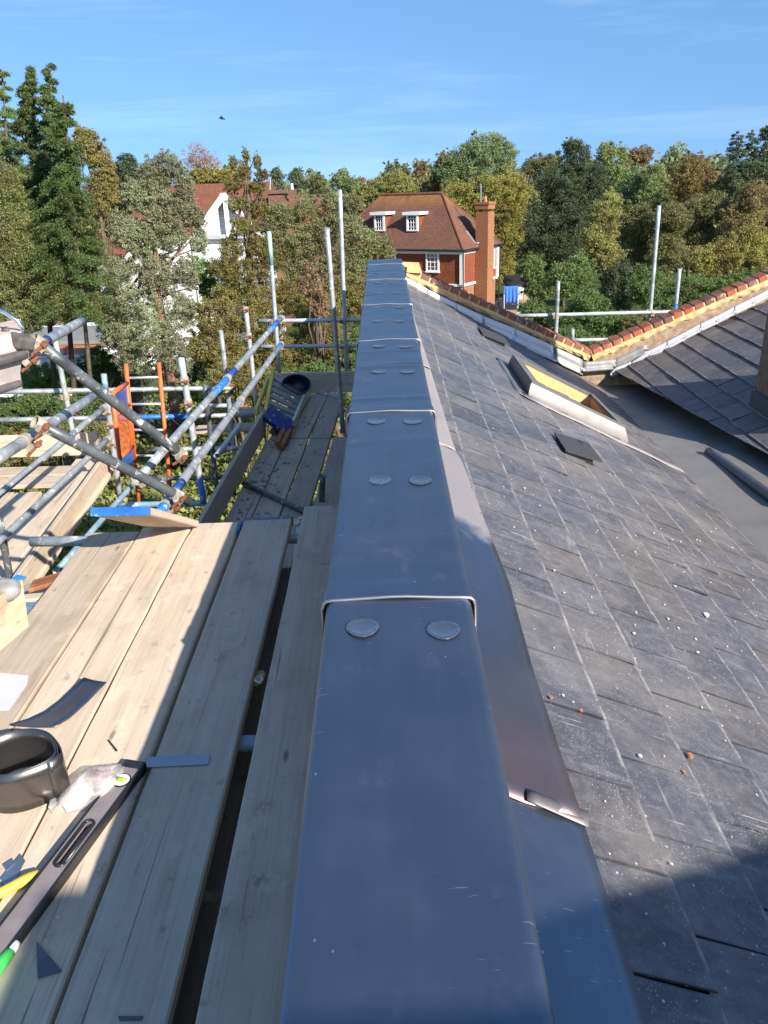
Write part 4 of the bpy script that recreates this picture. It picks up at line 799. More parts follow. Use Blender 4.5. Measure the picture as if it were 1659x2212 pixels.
# ply offcut on edge, stone and tape at the left edge
p0,p1=at(-70,1510),at(62,1350); 
t=thing('plywood_offcut','thick plywood offcut standing on edge at the left edge of the deck','plywood')if 0 else None
pl=[zc(62,1352,2.62),zc(-60,1460,2.35),zc(-60,1330,2.30),zc(48,1252,2.62)]
m=B(); nn=nrm(np.cross(pl[1]-pl[0],pl[3]-pl[0])); m.prism(pl,nn*.02*(1 if nn[0]<0 else -1)); o=m.build('plywood_offcut',MAT['ply']); tag(o,'pale plywood offcut standing on edge at the left edge of the deck','plywood')
m=B(); c=zc(8,1275,2.55); rg=random.Random(2)
for i in range(9):
    th=math.pi*i/8
    for j in range(12):
        ph=2*math.pi*j/12; rr=.047*(1+rg.uniform(-.08,.08)); m.v.append((c[0]+rr*1.15*math.sin(th)*math.cos(ph),c[1]+rr*math.sin(th)*math.sin(ph),c[2]+rr*.8*math.cos(th)))
for i in range(8):
    for j in range(12): m.f.append((i*12+j,(i+1)*12+j,(i+1)*12+(j+1)%12,i*12+(j+1)%12))
o=m.build('stone',MAT['stone'],smooth=True); tag(o,'grey rounded stone resting on the plywood edge','stone')
m=B(); q=[zc(20,1254,2.6),zc(36,1262,2.6),zc(58,1248,2.68),zc(38,1243,2.68)]; m.prism(q,(0,0,.004)); o=m.build('tape_strip',MAT['bluetape']); tag(o,'strip of bright blue tape on the plywood corner','tape')
board(zc(66,1262,3.3),zc(138,1240,3.3),.09,'small reddish timber offcut below the left deck edge','wood_red',th=.02,name='timber_offcut',kind='timber')
for i,(y,mt) in enumerate(((1288,'wood'),(1305,'alu'),(1321,'alu'))):
    board(zc(50,y+2,3.2-.07*i),zc(150,y-6,3.2-.07*i),.055,['upper wooden slat','upper metal slat','lower metal slat'][i]+' glimpsed below the left deck edge',mt,th=.03,name='slat',kind='slat',group='slats stacked below the deck edge')
board(zc(-30,1330,3.6),zc(160,1262,3.6),.40,'broad board below the left deck edge behind the red offcut','wood',name='scaffold_board')
# dusty machine case at upper left
t=thing('tool_case','dusty pinkish tool case with black rubber corners and chrome handle at the left edge','tool case',zc(0,800,2.85))
cx=lambda x,y,z=2.85:np.array(zc(x,y,z))
f=[cx(-120,790,2.6),cx(50,752,2.85),cx(40,835,2.92),cx(-120,890,2.66)]       # front face
bk=np.array([-.14,.34,.0]); rgt=nrm(f[1]-f[0]); frt=nrm(np.cross(f[2]-f[1],rgt)); frt=frt if frt[1]<0 else -frt
m=B(); m.prism([f[3],f[2],f[1],f[0]],bk); m.build('shell',MAT['pinkplastic'],t)
m=B(); m.hexa([f[0],f[1]+rgt*.004,f[1]+bk,f[0]+bk],[p+np.array([0,.03,.055])-rgt*.012 for p in (f[0],f[1],f[1]+bk*.8,f[0]+bk*.8)]); m.build('lid',MAT['tanplastic'],t)
def bump_(a,b,w,h,dp):
    m=B(); d=b-a; y=nrm(d); z=nrm(np.cross(frt,y)); A=np.array([frt,y,z]).T; m.box((a+b)/2+frt*.006,(dp,np.linalg.norm(d),h),A); o=m.build('corner_bumper',MAT['rubber'],t); bv=o.modifiers.new('round','BEVEL'); bv.width=.012; bv.segments=3
bump_(f[0]+[0,0,-.025],f[1]+[0,0,-.02]+rgt*.006,0,.034,.03); bump_(f[3]+[0,0,.015],f[2]+[0,0,.015]+rgt*.01,0,.028,.03)
bump_(f[1]-rgt*.05+[0,.02,.035],f[1]+rgt*.02+[0,.02,.015],0,.05,.06)
for x_,y_ in ((14,716),(46,738)):
    m=B(); q=cx(x_,y_,2.86); m.tube([q+[0,0,-.006],q+[0,-.008,.012]],.013,10); m.build('stud',MAT['rubber'],t,smooth=True)
m=B(); c=cx(50,712,2.85); m.tube([c+[-.01,0,-.03],c,c+[-.012,.0,.03],c+[-.05,.0,.062],c+[-.3,-.03,.19]],.0085,10); m.build('handle',MAT['chrome'],t,smooth=True)
board((-2.5,2.55,-1.075),(-1.56,2.62,-1.075),.225,'board out of the picture at left carrying the tool case','wood',name='scaffold_board')
# ================================================================== gardens beyond
m=B(); P=[[(x,y,0) for x in (-1500,-60,0,60,1500)] for y in (-400,0,30,60,120,300,3000)]; m.grid([r for r in P][::-1]); o=m.build('ground',MAT['grass'],org=(0,0,0),M=WID); tag(o,kind='structure')
def garden_patch(pts,name,mat,z,kind='structure'):
    m=B(); m.prism([wz(x,y,0)+np.array([0,0,z]) for x,y in pts][::-1],(0,0,.01)); o=m.build(name,MAT[mat],M=WID); tag(o,kind=kind); return o
garden_patch([(1050,672),(1082,640),(1135,637),(1160,660),(1150,712),(1060,700)],'path','sand',.004)
# ------------------------------------------------------------------ foliage
def leafmesh(C,L,W,A=None,droop=0.):
    n=len(C); g_=rng.normal(size=(n,3)); nn=g_/np.linalg.norm(g_,axis=1)[:,None]; nn[:,2]=np.abs(nn[:,2])*.8+.15
    if A is None: A=rng.normal(size=(n,3)); A[:,2]-=droop
    A=A-nn*(A*nn).sum(1)[:,None]; A/=np.linalg.norm(A,axis=1)[:,None]+1e-9; nn/=np.linalg.norm(nn,axis=1)[:,None]; Bv=np.cross(nn,A)
    sc=rng.uniform(.65,1.25,n)[:,None]; l=A*L*.5*sc; w=Bv*W*.5*sc
    return np.stack([C-l,C+w-l*.15,C+l,C-w-l*.15],1).reshape(-1,3)
def quads(name,V,mat,parent):
    org,M=ORG[parent]; n=len(V)//4; me=bpy.data.meshes.new(name); me.vertices.add(4*n); me.vertices.foreach_set('co',(V-org).astype(np.float32).ravel())
    me.loops.add(4*n); me.loops.foreach_set('vertex_index',np.arange(4*n,dtype=np.int32)); me.polygons.add(n); me.polygons.foreach_set('loop_start',np.arange(0,4*n,4,dtype=np.int32)); me.polygons.foreach_set('loop_total',np.full(n,4,np.int32))
    me.update(); me.materials.append(mat); o=bpy.data.objects.new(name,me); COL.objects.link(o); o.parent=parent; ORG[o]=(org,M); return o
def pxs(x,y,D): return D/wray(x,y)[1]/F
def crown_pts(blobs,D,dens,clump=.30,hollow=.45,leafpx=4.5,minleaf=.05):
    pts=[];cl=[]
    for b in blobs:
        x,y,rx,ry=b[:4]; D2=D+(b[4] if len(b)>4 else 0); c=wy(x,y,D2); k=pxs(x,y,D2); r=np.array([rx*k,max(rx,ry*.7)*k*.8,ry*k])
        n=int(dens*math.pi*rx*ry*2.4); nc=max(12,int(24*(1.0/clump)**1.1)); clump_=clump*.78; d=rng.normal(size=(nc,3)); d/=np.linalg.norm(d,axis=1)[:,None]
        rad=rng.uniform(hollow,1.0,nc)**.7*rng.choice([1,1,1,1.14,1.3,.85],nc); cc=c+d*rad[:,None]*r*(1-clump*.3); cl.append(cc[:6]); crr=clump_*min(r[0],r[2])*np.where(rad>1.0,rng.uniform(.35,.7,nc),rng.uniform(.55,1.35,nc))
        i=rng.integers(0,nc,n); g_=rng.normal(size=(n,3)); g_/=np.linalg.norm(g_,axis=1)[:,None]; q=rng.uniform(.12,1,n)**.6*rng.choice([1,1,1,1.25,1.5],n)
        p=cc[i]+g_*q[:,None]*crr[i][:,None]*np.array([1.15,1.15,.85])
        k3=rng.random(n)<.17; rr=rng.uniform(.2,.8,n)**.5; p[k3]=(c+g_*rr[:,None]*r*.92)[k3]; pts.append(p)
    return np.concatenate(pts),np.concatenate(cl)
def tree(name,label,D,blobs,leaf,trunk=None,dens=.75,leafpx=4.6,minleaf=.05,asp=.6,clump=.30,hollow=.45,bark='bark',limbs=8,group=None,cat='tree',droop=0.,base=None,tr=None):
    X0=np.mean([b[0] for b in blobs]); cx_=wy(X0,max(b[1]+b[3] for b in blobs),D); org=np.array([cx_[0],cx_[1],0.])
    t=thing(name,label,cat,org,WID,group); P,cl=crown_pts(blobs,D,dens,clump,hollow)
    low=P[:,2]>.1; P=P[low]; k=pxs(X0,blobs[0][1],D); L=max(minleaf,leafpx*k*.82)
    quads('crown',leafmesh(P,L,L*asp,droop=droop),MAT[leaf],t)
    m=B()
    if trunk: path=[np.array(wy(x,y,D)) for x,y in trunk]; path[0][2]=min(path[0][2],0.) if base is None else base
    else:
        top=np.array(wy(blobs[0][0],blobs[0][1],D)); path=[org,org*.55+top*.45+rng.normal(size=3)*.1,top]
    hgt=np.linalg.norm(path[-1]-path[0]); r0=tr or max(.05,hgt*.017); m.tube(path,list(np.linspace(r0,r0*.25,len(path))),9)
    for c in cl[rng.permutation(len(cl))[:limbs]]:
        f=rng.uniform(.35,.95)*(len(path)-1); i=int(f); a=path[i]+(path[i+1]-path[i])*(f-i) if i<len(path)-1 else path[-1]
        if c[2]<.3: continue
        md=(a+c)/2+rng.normal(size=3)*.06*np.linalg.norm(c-a); rr=r0*.45*(1-.5*f/(len(path)-1)); m.tube([a,md,c],[rr,rr*.6,rr*.22],6)
    m.build('trunk',MAT[bark],t,smooth=True); return t
def conifer(name,label,D,xt,yt,yb,hw,leaf,dens=1.2,leafpx=4.6,group=None,xb=None,pw=.95,sparse=0,bark='bark',asp=.42):
    xb=xt if xb is None else xb; top=wy(xt,yt,D); bot=wy(xb,yb,D); k=pxs(xb,(yt+yb)/2,D); R=hw*k; org=np.array([bot[0],bot[1],0.]); t=thing(name,label,'tree',org,WID,group)
    Hh=top[2]-bot[2]; n=int(dens*hw*(yb-yt)*1.5); nb=int(90+Hh*20)
    tt=rng.uniform(0.0,1,nb)**.75; az=rng.uniform(0,2*math.pi,nb); Ln=R*(tt**pw)*rng.uniform(.55,1.12,nb)+.12
    i=rng.integers(0,nb,n); u=rng.uniform(.12,1,n)**.7; ax=bot+(top-bot)*(1-tt)[:,None]
    dirv=np.stack([np.cos(az),np.sin(az),np.zeros(nb)],1)
    p=ax[i]+dirv[i]*(Ln[i]*u)[:,None]; p[:,2]+=.30*Ln[i]*u-.42*Ln[i]*u**2; p+=rng.normal(size=(n,3))*(.028*R+.062*Ln[i]*(1-u*.4))[:,None]*np.array([1,1,.7])
    A=dirv[i]+np.stack([rng.normal(size=n)*.5,rng.normal(size=n)*.5,-.35-.5*rng.random(n)],1); L=leafpx*k; p_ok=p[:,2]>.1
    quads('crown',leafmesh(p[p_ok],L,L*asp,A=A[p_ok]),MAT[leaf],t)
    m=B(); m.tube([org,(org+top)/2,top],[max(.07,Hh*.016),Hh*.01,.02],8)
    for j in range(0,nb,5): e=ax[j]+dirv[j]*Ln[j]*.8; m.tube([ax[j],e],[.03,.01],5)
    m.build('trunk',MAT[bark],t,smooth=True); return t
LM=lambda n,*c,**k: MAT.__setitem__(n,m_leaf(n,c,**k))
LM('l_birch',(.085,.09,.028),(.12,.12,.035),(.15,.13,.04),(.065,.08,.024)); LM('l_cyp',(.035,.05,.014),(.055,.075,.018),(.085,.10,.024),(.03,.042,.014),(.07,.09,.022)); LM('l_cyp2',(.06,.085,.022),(.085,.115,.03),(.10,.12,.035))
LM('l_gold',(.16,.115,.03),(.12,.10,.03),(.19,.13,.035),(.09,.085,.025)); LM('l_dark',(.026,.034,.016),(.042,.05,.022),(.07,.075,.035),(.03,.042,.018)); LM('l_euc',(.125,.135,.075),(.165,.175,.105),(.095,.10,.05),(.20,.155,.075),(.14,.15,.09))
LM('l_red',(.22,.12,.07),(.17,.10,.07),(.25,.15,.10)); LM('l_bmix',(.115,.095,.02),(.07,.085,.018),(.19,.10,.028),(.09,.10,.022),(.15,.12,.03)); LM('l_apple',(.10,.10,.04),(.14,.135,.06),(.075,.08,.03),(.17,.13,.05))
LM('l_brown',(.17,.10,.045),(.12,.075,.035),(.22,.14,.07)); LM('l_far',(.075,.085,.04),(.10,.105,.05),(.06,.075,.035)); LM('l_ygreen',(.15,.14,.032),(.12,.12,.03),(.18,.15,.035)); LM('l_orange',(.14,.085,.03),(.12,.08,.03),(.16,.10,.035),(.10,.08,.03))
LM('l_gwil',(.10,.125,.045),(.14,.16,.065),(.08,.10,.035)); LM('l_maple',(.13,.125,.025),(.10,.105,.025),(.19,.15,.03),(.22,.15,.025)); LM('l_olive',(.085,.085,.03),(.115,.105,.035),(.065,.07,.025),(.14,.11,.04)); LM('l_lime',(.12,.13,.04),(.15,.16,.055),(.09,.105,.03))
LM('l_fresh',(.075,.13,.022),(.11,.175,.03),(.055,.095,.02)); LM('l_ivy',(.10,.10,.022),(.14,.14,.03),(.07,.08,.02),(.19,.16,.045),(.05,.065,.018)); LM('l_bush',(.045,.075,.02),(.07,.10,.025),(.10,.12,.03),(.035,.06,.018)); LM('l_hazel',(.17,.13,.03),(.13,.115,.03),(.20,.15,.035),(.09,.095,.025)); LM('l_pink',(.45,.10,.12),(.35,.08,.08),(.12,.12,.04))
LM('l_ygreen2',(.15,.14,.035),(.19,.17,.05),(.11,.11,.03)); LM('l_brownol',(.12,.09,.035),(.16,.11,.04),(.09,.08,.03)); LM('l_dark2',(.035,.05,.02),(.055,.07,.028),(.08,.09,.04)); LM('l_fresh2',(.07,.09,.025),(.10,.12,.03),(.05,.07,.02),(.12,.125,.035))
MAT['soil']=m_plain('soil',(.05,.045,.025),.95,0,.3,5,0,.1)
# ------------------------------------------------------------------ brick house with hipped tiled roof
def hmat(px,py,z,ang): p=wz(px,py,z); return Matrix.Translation((p[0],p[1],0))@Matrix.Rotation(ang,4,'Z')
def sub(name,b,mat,parent): return b.build(name,MAT[mat],parent)
def subp(name,b,mat,part): return b.build(name,MAT[mat],part)
A_=wz(1001,540,4.7); ang=math.atan2(-.563,.827)
MH=Matrix.Translation((A_[0],A_[1],0))@Matrix.Rotation(ang,4,'Z'); MHi=np.array(MH.inverted())
def hloc(px,py,axis,val):     # pixel to the house's own axes, on a plane
    o=(MHi@np.array([0,0,H,1]))[:3]; r=MHi[:3,:3]@wray(px,py); k=(val-o[axis])/r[axis]; return o+r*k
hs_=thing('brick_house','brick and tile-hung house with hipped brown roof, two dormers and tall side chimney','house',(0,0,0),MH)
EZ,RZ,W_,Dp=4.7,8.25,11.75,5.75
m=B(); E=[(-W_,0,EZ),(0,0,EZ),(0,Dp,EZ),(-W_,Dp,EZ)]; Rg=[(-8.45,Dp/2,RZ),(-3.3,Dp/2,RZ)]
m.add(E+Rg+[(x,y,z-.12) for x,y,z in E],[(0,1,5,4),(1,2,5),(2,3,4,5),(3,0,4),(0,6,7,1),(1,7,8,2),(2,8,9,3),(3,9,6,0),(6,9,8,7)]); rf=sub('roof',m,'tile',hs_)
m=B(); m.tube([Rg[0],Rg[1]],.11,8); m.tube([Rg[1],E[1]],.07,6); m.tube([Rg[1],E[2]],.07,6); m.tube([Rg[0],E[0]],.07,6); subp('ridge_tiles',m,'tile2',rf)
m=B(); m.tube([(-W_,-.06,EZ-.05),(.06,-.06,EZ-.05),(.06,Dp+.06,EZ-.05)],.075,8); sub('gutter',m,'gutter',hs_)
B0=2.35
m=B(); m.box((-W_/2,Dp/2,(EZ-.12+B0)/2),(W_-.5,Dp-.5,EZ-.12-B0)); sub('hung_tile_wall',m,'hung',hs_)
m=B(); m.box((-W_/2,Dp/2,B0/2),(W_-.62,Dp-.62,B0)); sub('brick_wall',m,'obrick',hs_)
m=B(); m.box((-W_/2,Dp/2,B0),(W_-.38,Dp-.38,.16)); m.box((-.25,.25,(EZ+B0)/2),(.24,.24,EZ-B0-.1)); m.box((-.25,Dp-.25,(EZ+B0)/2),(.24,.24,EZ-B0-.1)); m.box((-W_/2,Dp/2,EZ-.22),(W_-.4,Dp-.4,.18)); sub('white_trim',m,'white',hs_)
m=B(); m.tube([(-.08,.15,EZ-.1),(-.1,.2,.2)],.045,8); m.tube([(-.08,Dp-.05,EZ-.1),(-.12,Dp-.1,.2)],.045,8); sub('drainpipe',m,'gutter',hs_)
def window(parent,c,w,h,axis,nx=3,nz=4,dep=.06,name='window'):
    def bx(u,z,du,dz,dd,off): return ((c[0]+u,c[1]-off,c[2]+z),(du,dd,dz)) if axis==1 else ((c[0]+off,c[1]+u,c[2]+z),(dd,du,dz))
    f=B()
    for s in (-1,1): f.box(*bx(s*(w/2-.05),0,.10,h,dep+.05,.03)); f.box(*bx(0,s*(h/2-.05),w-.2,.10,dep+.05,.03))
    f.box(*bx(0,-h/2-.03,w+.12,.07,dep+.12,.06)); fr=sub(name,f,'white',parent)
    q=B(); q.box(*bx(0,0,w-.15,h-.15,.03,.0)); subp('pane',q,'glass',fr)
    b=B()
    for i in range(1,nx): b.box(*bx(-w/2+w*i/nx,0,.035,h-.18,.03,.035))
    for i in range(1,nz): b.box(*bx(0,-h/2+h*i/nz,w-.18,.035 if i!=nz//2 else .07,.03,.036))
    subp('glazing_bars',b,'white',fr); return fr
p,q=hloc(921,545,1,.25),hloc(949,587,1,.25); window(hs_,((p[0]+q[0])/2,.24,(p[2]+q[2])/2),abs(q[0]-p[0]),abs(q[2]-p[2]),1)
p,q=hloc(833,549,1,.25),hloc(857,590,1,.25); window(hs_,((p[0]+q[0])/2,.24,(p[2]+q[2])/2),abs(q[0]-p[0]),abs(q[2]-p[2]),1)
window(hs_,(-10.2,.24,3.6),1.0,1.5,1)
p,q=hloc(1057,540,0,-.25),hloc(1066,577,0,-.25); window(hs_,(-.24,(p[1]+q[1])/2,(p[2]+q[2])/2),max(.8,abs(q[1]-p[1])),abs(q[2]-p[2]),0,2,4)
sl=(RZ-EZ)/(Dp/2)
for (x0,yt,x1,yb) in ((879,463,904,498),(809,463,832,498)):
    # dormer face stands where its sill meets the roof slope
    o=(MHi@np.array([0,0,H,1]))[:3]; r=MHi[:3,:3]@wray((x0+x1)/2,yb+3); k=(EZ-o[2]+sl*o[1])/(r[2]-sl*r[1]); foot=o+r*k; yv=foot[1]
    a,b=hloc(x0,yt,1,yv),hloc(x1,yb,1,yv); w=abs(b[0]-a[0]); cxm=(a[0]+b[0])/2; z0,z1=foot[2]-.05,a[2]
    d=B(); yr=(z1-EZ)/sl; d.add([(cxm-w/2,yv,z0),(cxm+w/2,yv,z0),(cxm+w/2,yr,z1),(cxm-w/2,yr,z1),(cxm-w/2,yv,z1),(cxm+w/2,yv,z1)],[(0,1,5,4),(1,2,5),(0,4,3),(4,5,2,3)]); dm=sub('dormer',d,'hung',hs_)
    d=B(); d.box((cxm,(yv-.2+yr+.1)/2,z1+.09),(w+.42,yr-yv+.3,.13)); subp('flat_roof',d,'leadroof',dm)
    d=B(); d.box((cxm,yv-.22,z1+.06),(w+.5,.04,.2)); d.box((cxm+w/2+.23,(yv-.2+yr)/2,z1+.06),(.04,yr-yv+.1,.18)); subp('fascia',d,'white',dm)
    f=B(); hh=z1-z0-.12; zz=(z0+z1)/2+.05
    for s in (-1,1): f.box((cxm+s*(w/2-.07),yv-.05,zz),(.15,.1,hh)); f.box((cxm,yv-.05,zz+s*(hh/2-.05)),(w-.3,.1,.1))
    subp('window_frame',f,'white',dm)
    f=B(); f.box((cxm,yv-.03,zz),(w-.28,.02,hh-.18)); subp('pane',f,'glass',dm)
    f=B()
    for i in (1,2): f.box((cxm-w/2+.14+(w-.28)*i/3,yv-.055,zz),(.035,.03,hh-.2))
    for i in (1,2,3): f.box((cxm,yv-.056,zz-hh/2+hh*i/4),(w-.3,.03,.035))
    subp('glazing_bars',f,'white',dm)
ch=B(); v0=2.15; ch.box((.25,v0+.45,3.5),(.95,.92,7.0)); ch.box((.25,v0+.45,7.32),(1.0,.97,.3)); ch.box((.25,v0+.45,7.55),(1.1,1.07,.16)); co_=sub('chimney',ch,'obrick',hs_)
ch=B(); ch.tube([(.25,v0+.45,7.6),(.25,v0+.45,7.98)],[.13,.11],10); subp('chimney_pot',ch,'terracotta',co_)
ch=B(); ch.tube([(.0,v0+.3,7.3),(-.02,v0+.3,8.75)],.03,6); ch.tube([(-.3,v0+.3,8.45),(.3,v0+.3,8.6)],.015,5); ch.tube([(-.25,v0+.2,8.6),(-.25,v0+.5,8.6)],.012,5); subp('aerial',ch,'alu',co_)
ch=B(); ch.box((.0,v0-.08,5.0),(.10,.25,.05)); ch.add([(-.15,v0-.06,4.72),(.02,v0-.06,4.72),(-.85,v0-.06,5.75),(-1.0,v0-.06,5.72),(-.15,v0-.02,4.78),(.02,v0-.02,4.78),(-.85,v0-.02,5.8),(-1.0,v0-.02,5.78)],[(0,1,2,3),(4,7,6,5)]); subp('lead_flashing',ch,'leadroof',co_)
# low tiled roof in front of it
m=B(); a,b,c,d=wy(842,560,40),wy(925,610,40),wy(895,566,44),wy(868,566,44)
t=thing('tiled_outbuilding','small brown tiled hipped roof peeping over the brick coping in front of the brick house','outbuilding',(wy(885,600,42)[0],42,0),WID)
ap=wy(884,566,42); zb=wy(940,640,40)[2]; m.add([ap,(ap[0]-2.3,39.8,zb),(ap[0]+2.1,39.8,zb),(ap[0]+2.1,44.2,zb),(ap[0]-2.3,44.2,zb)],[(0,1,2),(0,2,3),(0,3,4),(0,4,1)]); m.build('roof',MAT['tile2'],t)
m=B(); m.box((ap[0]-.1,42,zb/2),(4.0,4.0,zb)); m.build('brick_wall',MAT['obrick'],t)
# ------------------------------------------------------------------ white weatherboarded house at left
def gabled(org,name,label,cat='house'): return thing(name,label,cat,org,WID)
x0,y0=-8.35,45.; az_=wy(481,416,y0)[2]
wh=gabled((x0,y0,0),'weatherboard_house','white weatherboarded house with red tiled roof and big white gable behind the trees')
hw_,pt=2.35,1.09; ez=az_-hw_*pt
m=B(); m.prism([(x0-hw_+.25,y0+.35,0),(x0+hw_-.25,y0+.35,0),(x0+hw_-.25,y0+.35,ez+.1),(x0,y0+.35,az_-.2),(x0-hw_+.25,y0+.35,ez+.1)],(0,4.5,0)); m.build('gable_wall',MAT['boards'],wh)
m=B()
for s in (-1,1): m.hexa([(x0,y0-.1,az_-.18),(x0+s*hw_*1.08,y0-.1,ez-.3),(x0+s*hw_*1.08,y0+6,ez-.3),(x0,y0+6,az_-.18)][::s],[(x0,y0-.1,az_),(x0+s*hw_*1.08,y0-.1,ez-.12),(x0+s*hw_*1.08,y0+6,ez-.12),(x0,y0+6,az_)][::s])
m.build('gable_roof',MAT['tile2'],wh)
m=B()
for s in (-1,1):
    d_=nrm([s*hw_,0,ez-az_]); A=np.array([d_,[0,1,0],np.cross(d_,[0,1,0])]).T; c=np.array([x0+s*hw_*.53,y0-.14,(az_+ez)/2-.22]); m.box(c,(math.hypot(hw_,az_-ez)*1.06,.06,.30),A)
m.box((x0+.05,y0-.06,az_-1.25),(.22,.12,1.9)); m.box((x0,y0-.15,az_-.2),(.34,.07,.36)); m.build('bargeboards',MAT['white'],wh)
m=B(); m.box((x0,y0+.2,ez+.38),(2*hw_-.3,.5,.22)); m.build('beam',MAT['grey'],wh)
window(wh,(x0+.55,y0+.33,ez-.9),.8,1.2,1,2,2); 
m=B(); xl,xr=wy(300,440,50)[0]-2.2,wy(590,400,50)[0]; rz=wy(480,396,50)[2]; m.add([(xl,46,5.5),(xr,46,5.5),(xr,50,rz),(xl+3,50,rz),(xl,54,5.5),(xr,54,5.5)],[(0,1,2,3),(5,4,3,2),(4,0,3),(1,5,2)]); m.build('roof',MAT['tile2'],wh)
m=B(); m.box(((xl+xr)/2,50,2.8),(xr-xl-.8,7.4,5.5)); m.build('wall',MAT['boards'],wh)
c=wy(598,432,48); ch=B(); ch.box((c[0],c[1],6.2),(.85,.8,wy(598,416,48)[2]*2-12.4)); ch.box((c[0],c[1],wy(598,414,48)[2]),(1.15,1.05,.2)); co_=ch.build('chimney',MAT['dullbrick'],wh)
ch=B(); ch.tube([wy(583,416,48),wy(584,385,48)],.05,6); ch.build('aerial',MAT['alu'],co_)
xa_=wy(318,520,44)[0]; za=wy(318,498,44)[2]; m=B(); m.prism([(xa_-1.7,43.2,0),(xa_+1.9,43.2,0),(xa_+1.9,43.2,za-.2),(xa_+.2,43.2,za),(xa_-1.7,43.2,za-1.7)],(0,3,0)); m.build('side_wing',MAT['boards'],wh)
m=B(); m.hexa([(xa_-1.9,43.,za-1.95),(xa_+.3,43.,za),(xa_+.3,46.4,za),(xa_-1.9,46.4,za-1.95)],[(xa_-1.9,43.,za-1.8),(xa_+.3,43.,za+.15),(xa_+.3,46.4,za+.15),(xa_-1.9,46.4,za-1.8)]); m.hexa([(xa_+.3,43.,za),(xa_+2.1,43.,za-.3),(xa_+2.1,46.4,za-.3),(xa_+.3,46.4,za)],[(xa_+.3,43.,za+.15),(xa_+2.1,43.,za-.15),(xa_+2.1,46.4,za-.15),(xa_+.3,46.4,za+.15)]); m.build('wing_roof',MAT['tile2'],wh)
m=B(); p=wy(537,545,43.5); q=wy(575,550,43.5); m.prism([(p[0]-.6,43.5,0),(q[0],43.5,0),(q[0],43.5,q[2]),(p[0]-.2,43.5,p[2]+.25),(p[0]-.6,43.5,p[2]+.25)],(0,2,0)); m.build('porch',MAT['boards'],wh)
# row of red roofs further off
th_=gabled((wy(680,440,60)[0],60,0),'terraced_house','distant house with long red tiled roof and square chimney behind the grey-green tree'); a,b=wy(590,430,60),wy(735,440,60)
m=B(); m.add([(a[0],56,4.4),(b[0],56,4.4),(b[0],60,a[2]),(a[0],60,a[2]),(a[0],64,4.4),(b[0],64,4.4)],[(0,1,2,3),(5,4,3,2)]); m.build('roof',MAT['tile2'],th_)
m=B(); m.box(((a[0]+b[0])/2,60,2.2),(b[0]-a[0]-.3,7.4,4.4)); m.build('brick_wall',MAT['dullbrick'],th_)
c=wy(631,409,60); m=B(); m.box((c[0],60,c[2]/2+2.5),(.55,.55,c[2]-5+.0)); co_=m.build('chimney',MAT['dullbrick'],th_); m=B(); m.tube([(c[0],60,c[2]),(c[0],60,c[2]+.4)],.1,8); m.build('chimney_pot',MAT['white'],co_)
# bungalow with grey felt roof
bl,br_=wz(95,743,2.55),wz(214,740,2.55); bg_=gabled((bl[0],bl[1],0),'bungalow','low white bungalow with flat grey felt roof and brown fascia behind the hedge'); bt=wy(150,694,46)
m=B(); xl=bl[0]-5; m.hexa([(xl,bl[1]-.3,2.55),(br_[0]+.3,br_[1]-.3,2.55),(br_[0]+.6,47,bt[2]-.15),(xl,47,bt[2]-.15)],[(xl,bl[1]-.3,2.72),(br_[0]+.3,br_[1]-.3,2.72),(br_[0]+.6,47,bt[2]),(xl,47,bt[2])]); m.build('roof',MAT['felt'],bg_)
m=B(); m.box(((xl+br_[0])/2+.1,bl[1]-.36,2.55),(br_[0]-xl+.4,.06,.36)); m.build('fascia',MAT['wood_red'],bg_)
m=B(); m.box(((xl+br_[0])/2,bl[1]+3.5,1.25),(br_[0]-xl-.3,6.4,2.5)); m.build('wall',MAT['white'],bg_)
m=B(); m.box((br_[0]-1.0,bl[1]+.26,1.25),(1.1,.08,2.3)); m.build('door',MAT['grey'],bg_)
window(bg_,(br_[0]-3.2,bl[1]+.26,1.35),1.4,1.5,1,2,2)
gw_=B(); 
for i in range(2): pass
p=wz(70,800,0); t=thing('garden_wall','low white garden wall in front of the bungalow','wall',(wy(90,790,31)[0],31,0),WID); m=B(); a,b=wy(40,776,32),wy(182,782,32); m.box(((a[0]+b[0])/2,32,a[2]/2),(b[0]-a[0],.25,a[2])); m.build('masonry',MAT['white'],t); m=B(); m.box(((a[0]+b[0])/2,32,a[2]+.03),(b[0]-a[0]+.06,.35,.07)); m.build('capping',MAT['leadroof'],t)
# shed and washing in the far garden
t=thing('garden_shed','tiny dark-roofed white shed behind the blue towel in the far garden','shed',(wy(1110,640,66)[0],66,0),WID); a,b=wy(1098,640,66),wy(1128,640,66); zr,ze=wy(1100,604,66)[2],wy(1100,617,66)[2]; zm=max(ze,.6)
m=B(); m.prism([(a[0],66,0),(b[0],66,0),(b[0],66,zm),(a[0],66,zm)],(0,2.2,0)); m.build('wall',MAT['white'],t)
m=B(); m.add([(a[0]-.15,65.8,zm),(b[0]+.15,65.8,zm),(b[0]+.15,67.1,zm+.7),(a[0]-.15,67.1,zm+.7),(a[0]-.15,68.4,zm),(b[0]+.15,68.4,zm)],[(0,1,2,3),(5,4,3,2),(4,0,3),(1,5,2)]); m.build('roof',MAT['gutter'],t)
DT=58.; a,b=wy(1089,619,DT),wy(1118,653,DT)
t=thing('clothes_airer','metal clothes airer standing on the sandy patio','clothes airer',((a[0]+b[0])/2,DT,0),WID); m=B()
for x in (a[0],b[0]):
    m.tube([(x,DT-.4,0),(x,DT+.05,a[2]-.02)],.02,6); m.tube([(x,DT+.4,0),(x,DT-.05,a[2]-.02)],.02,6)
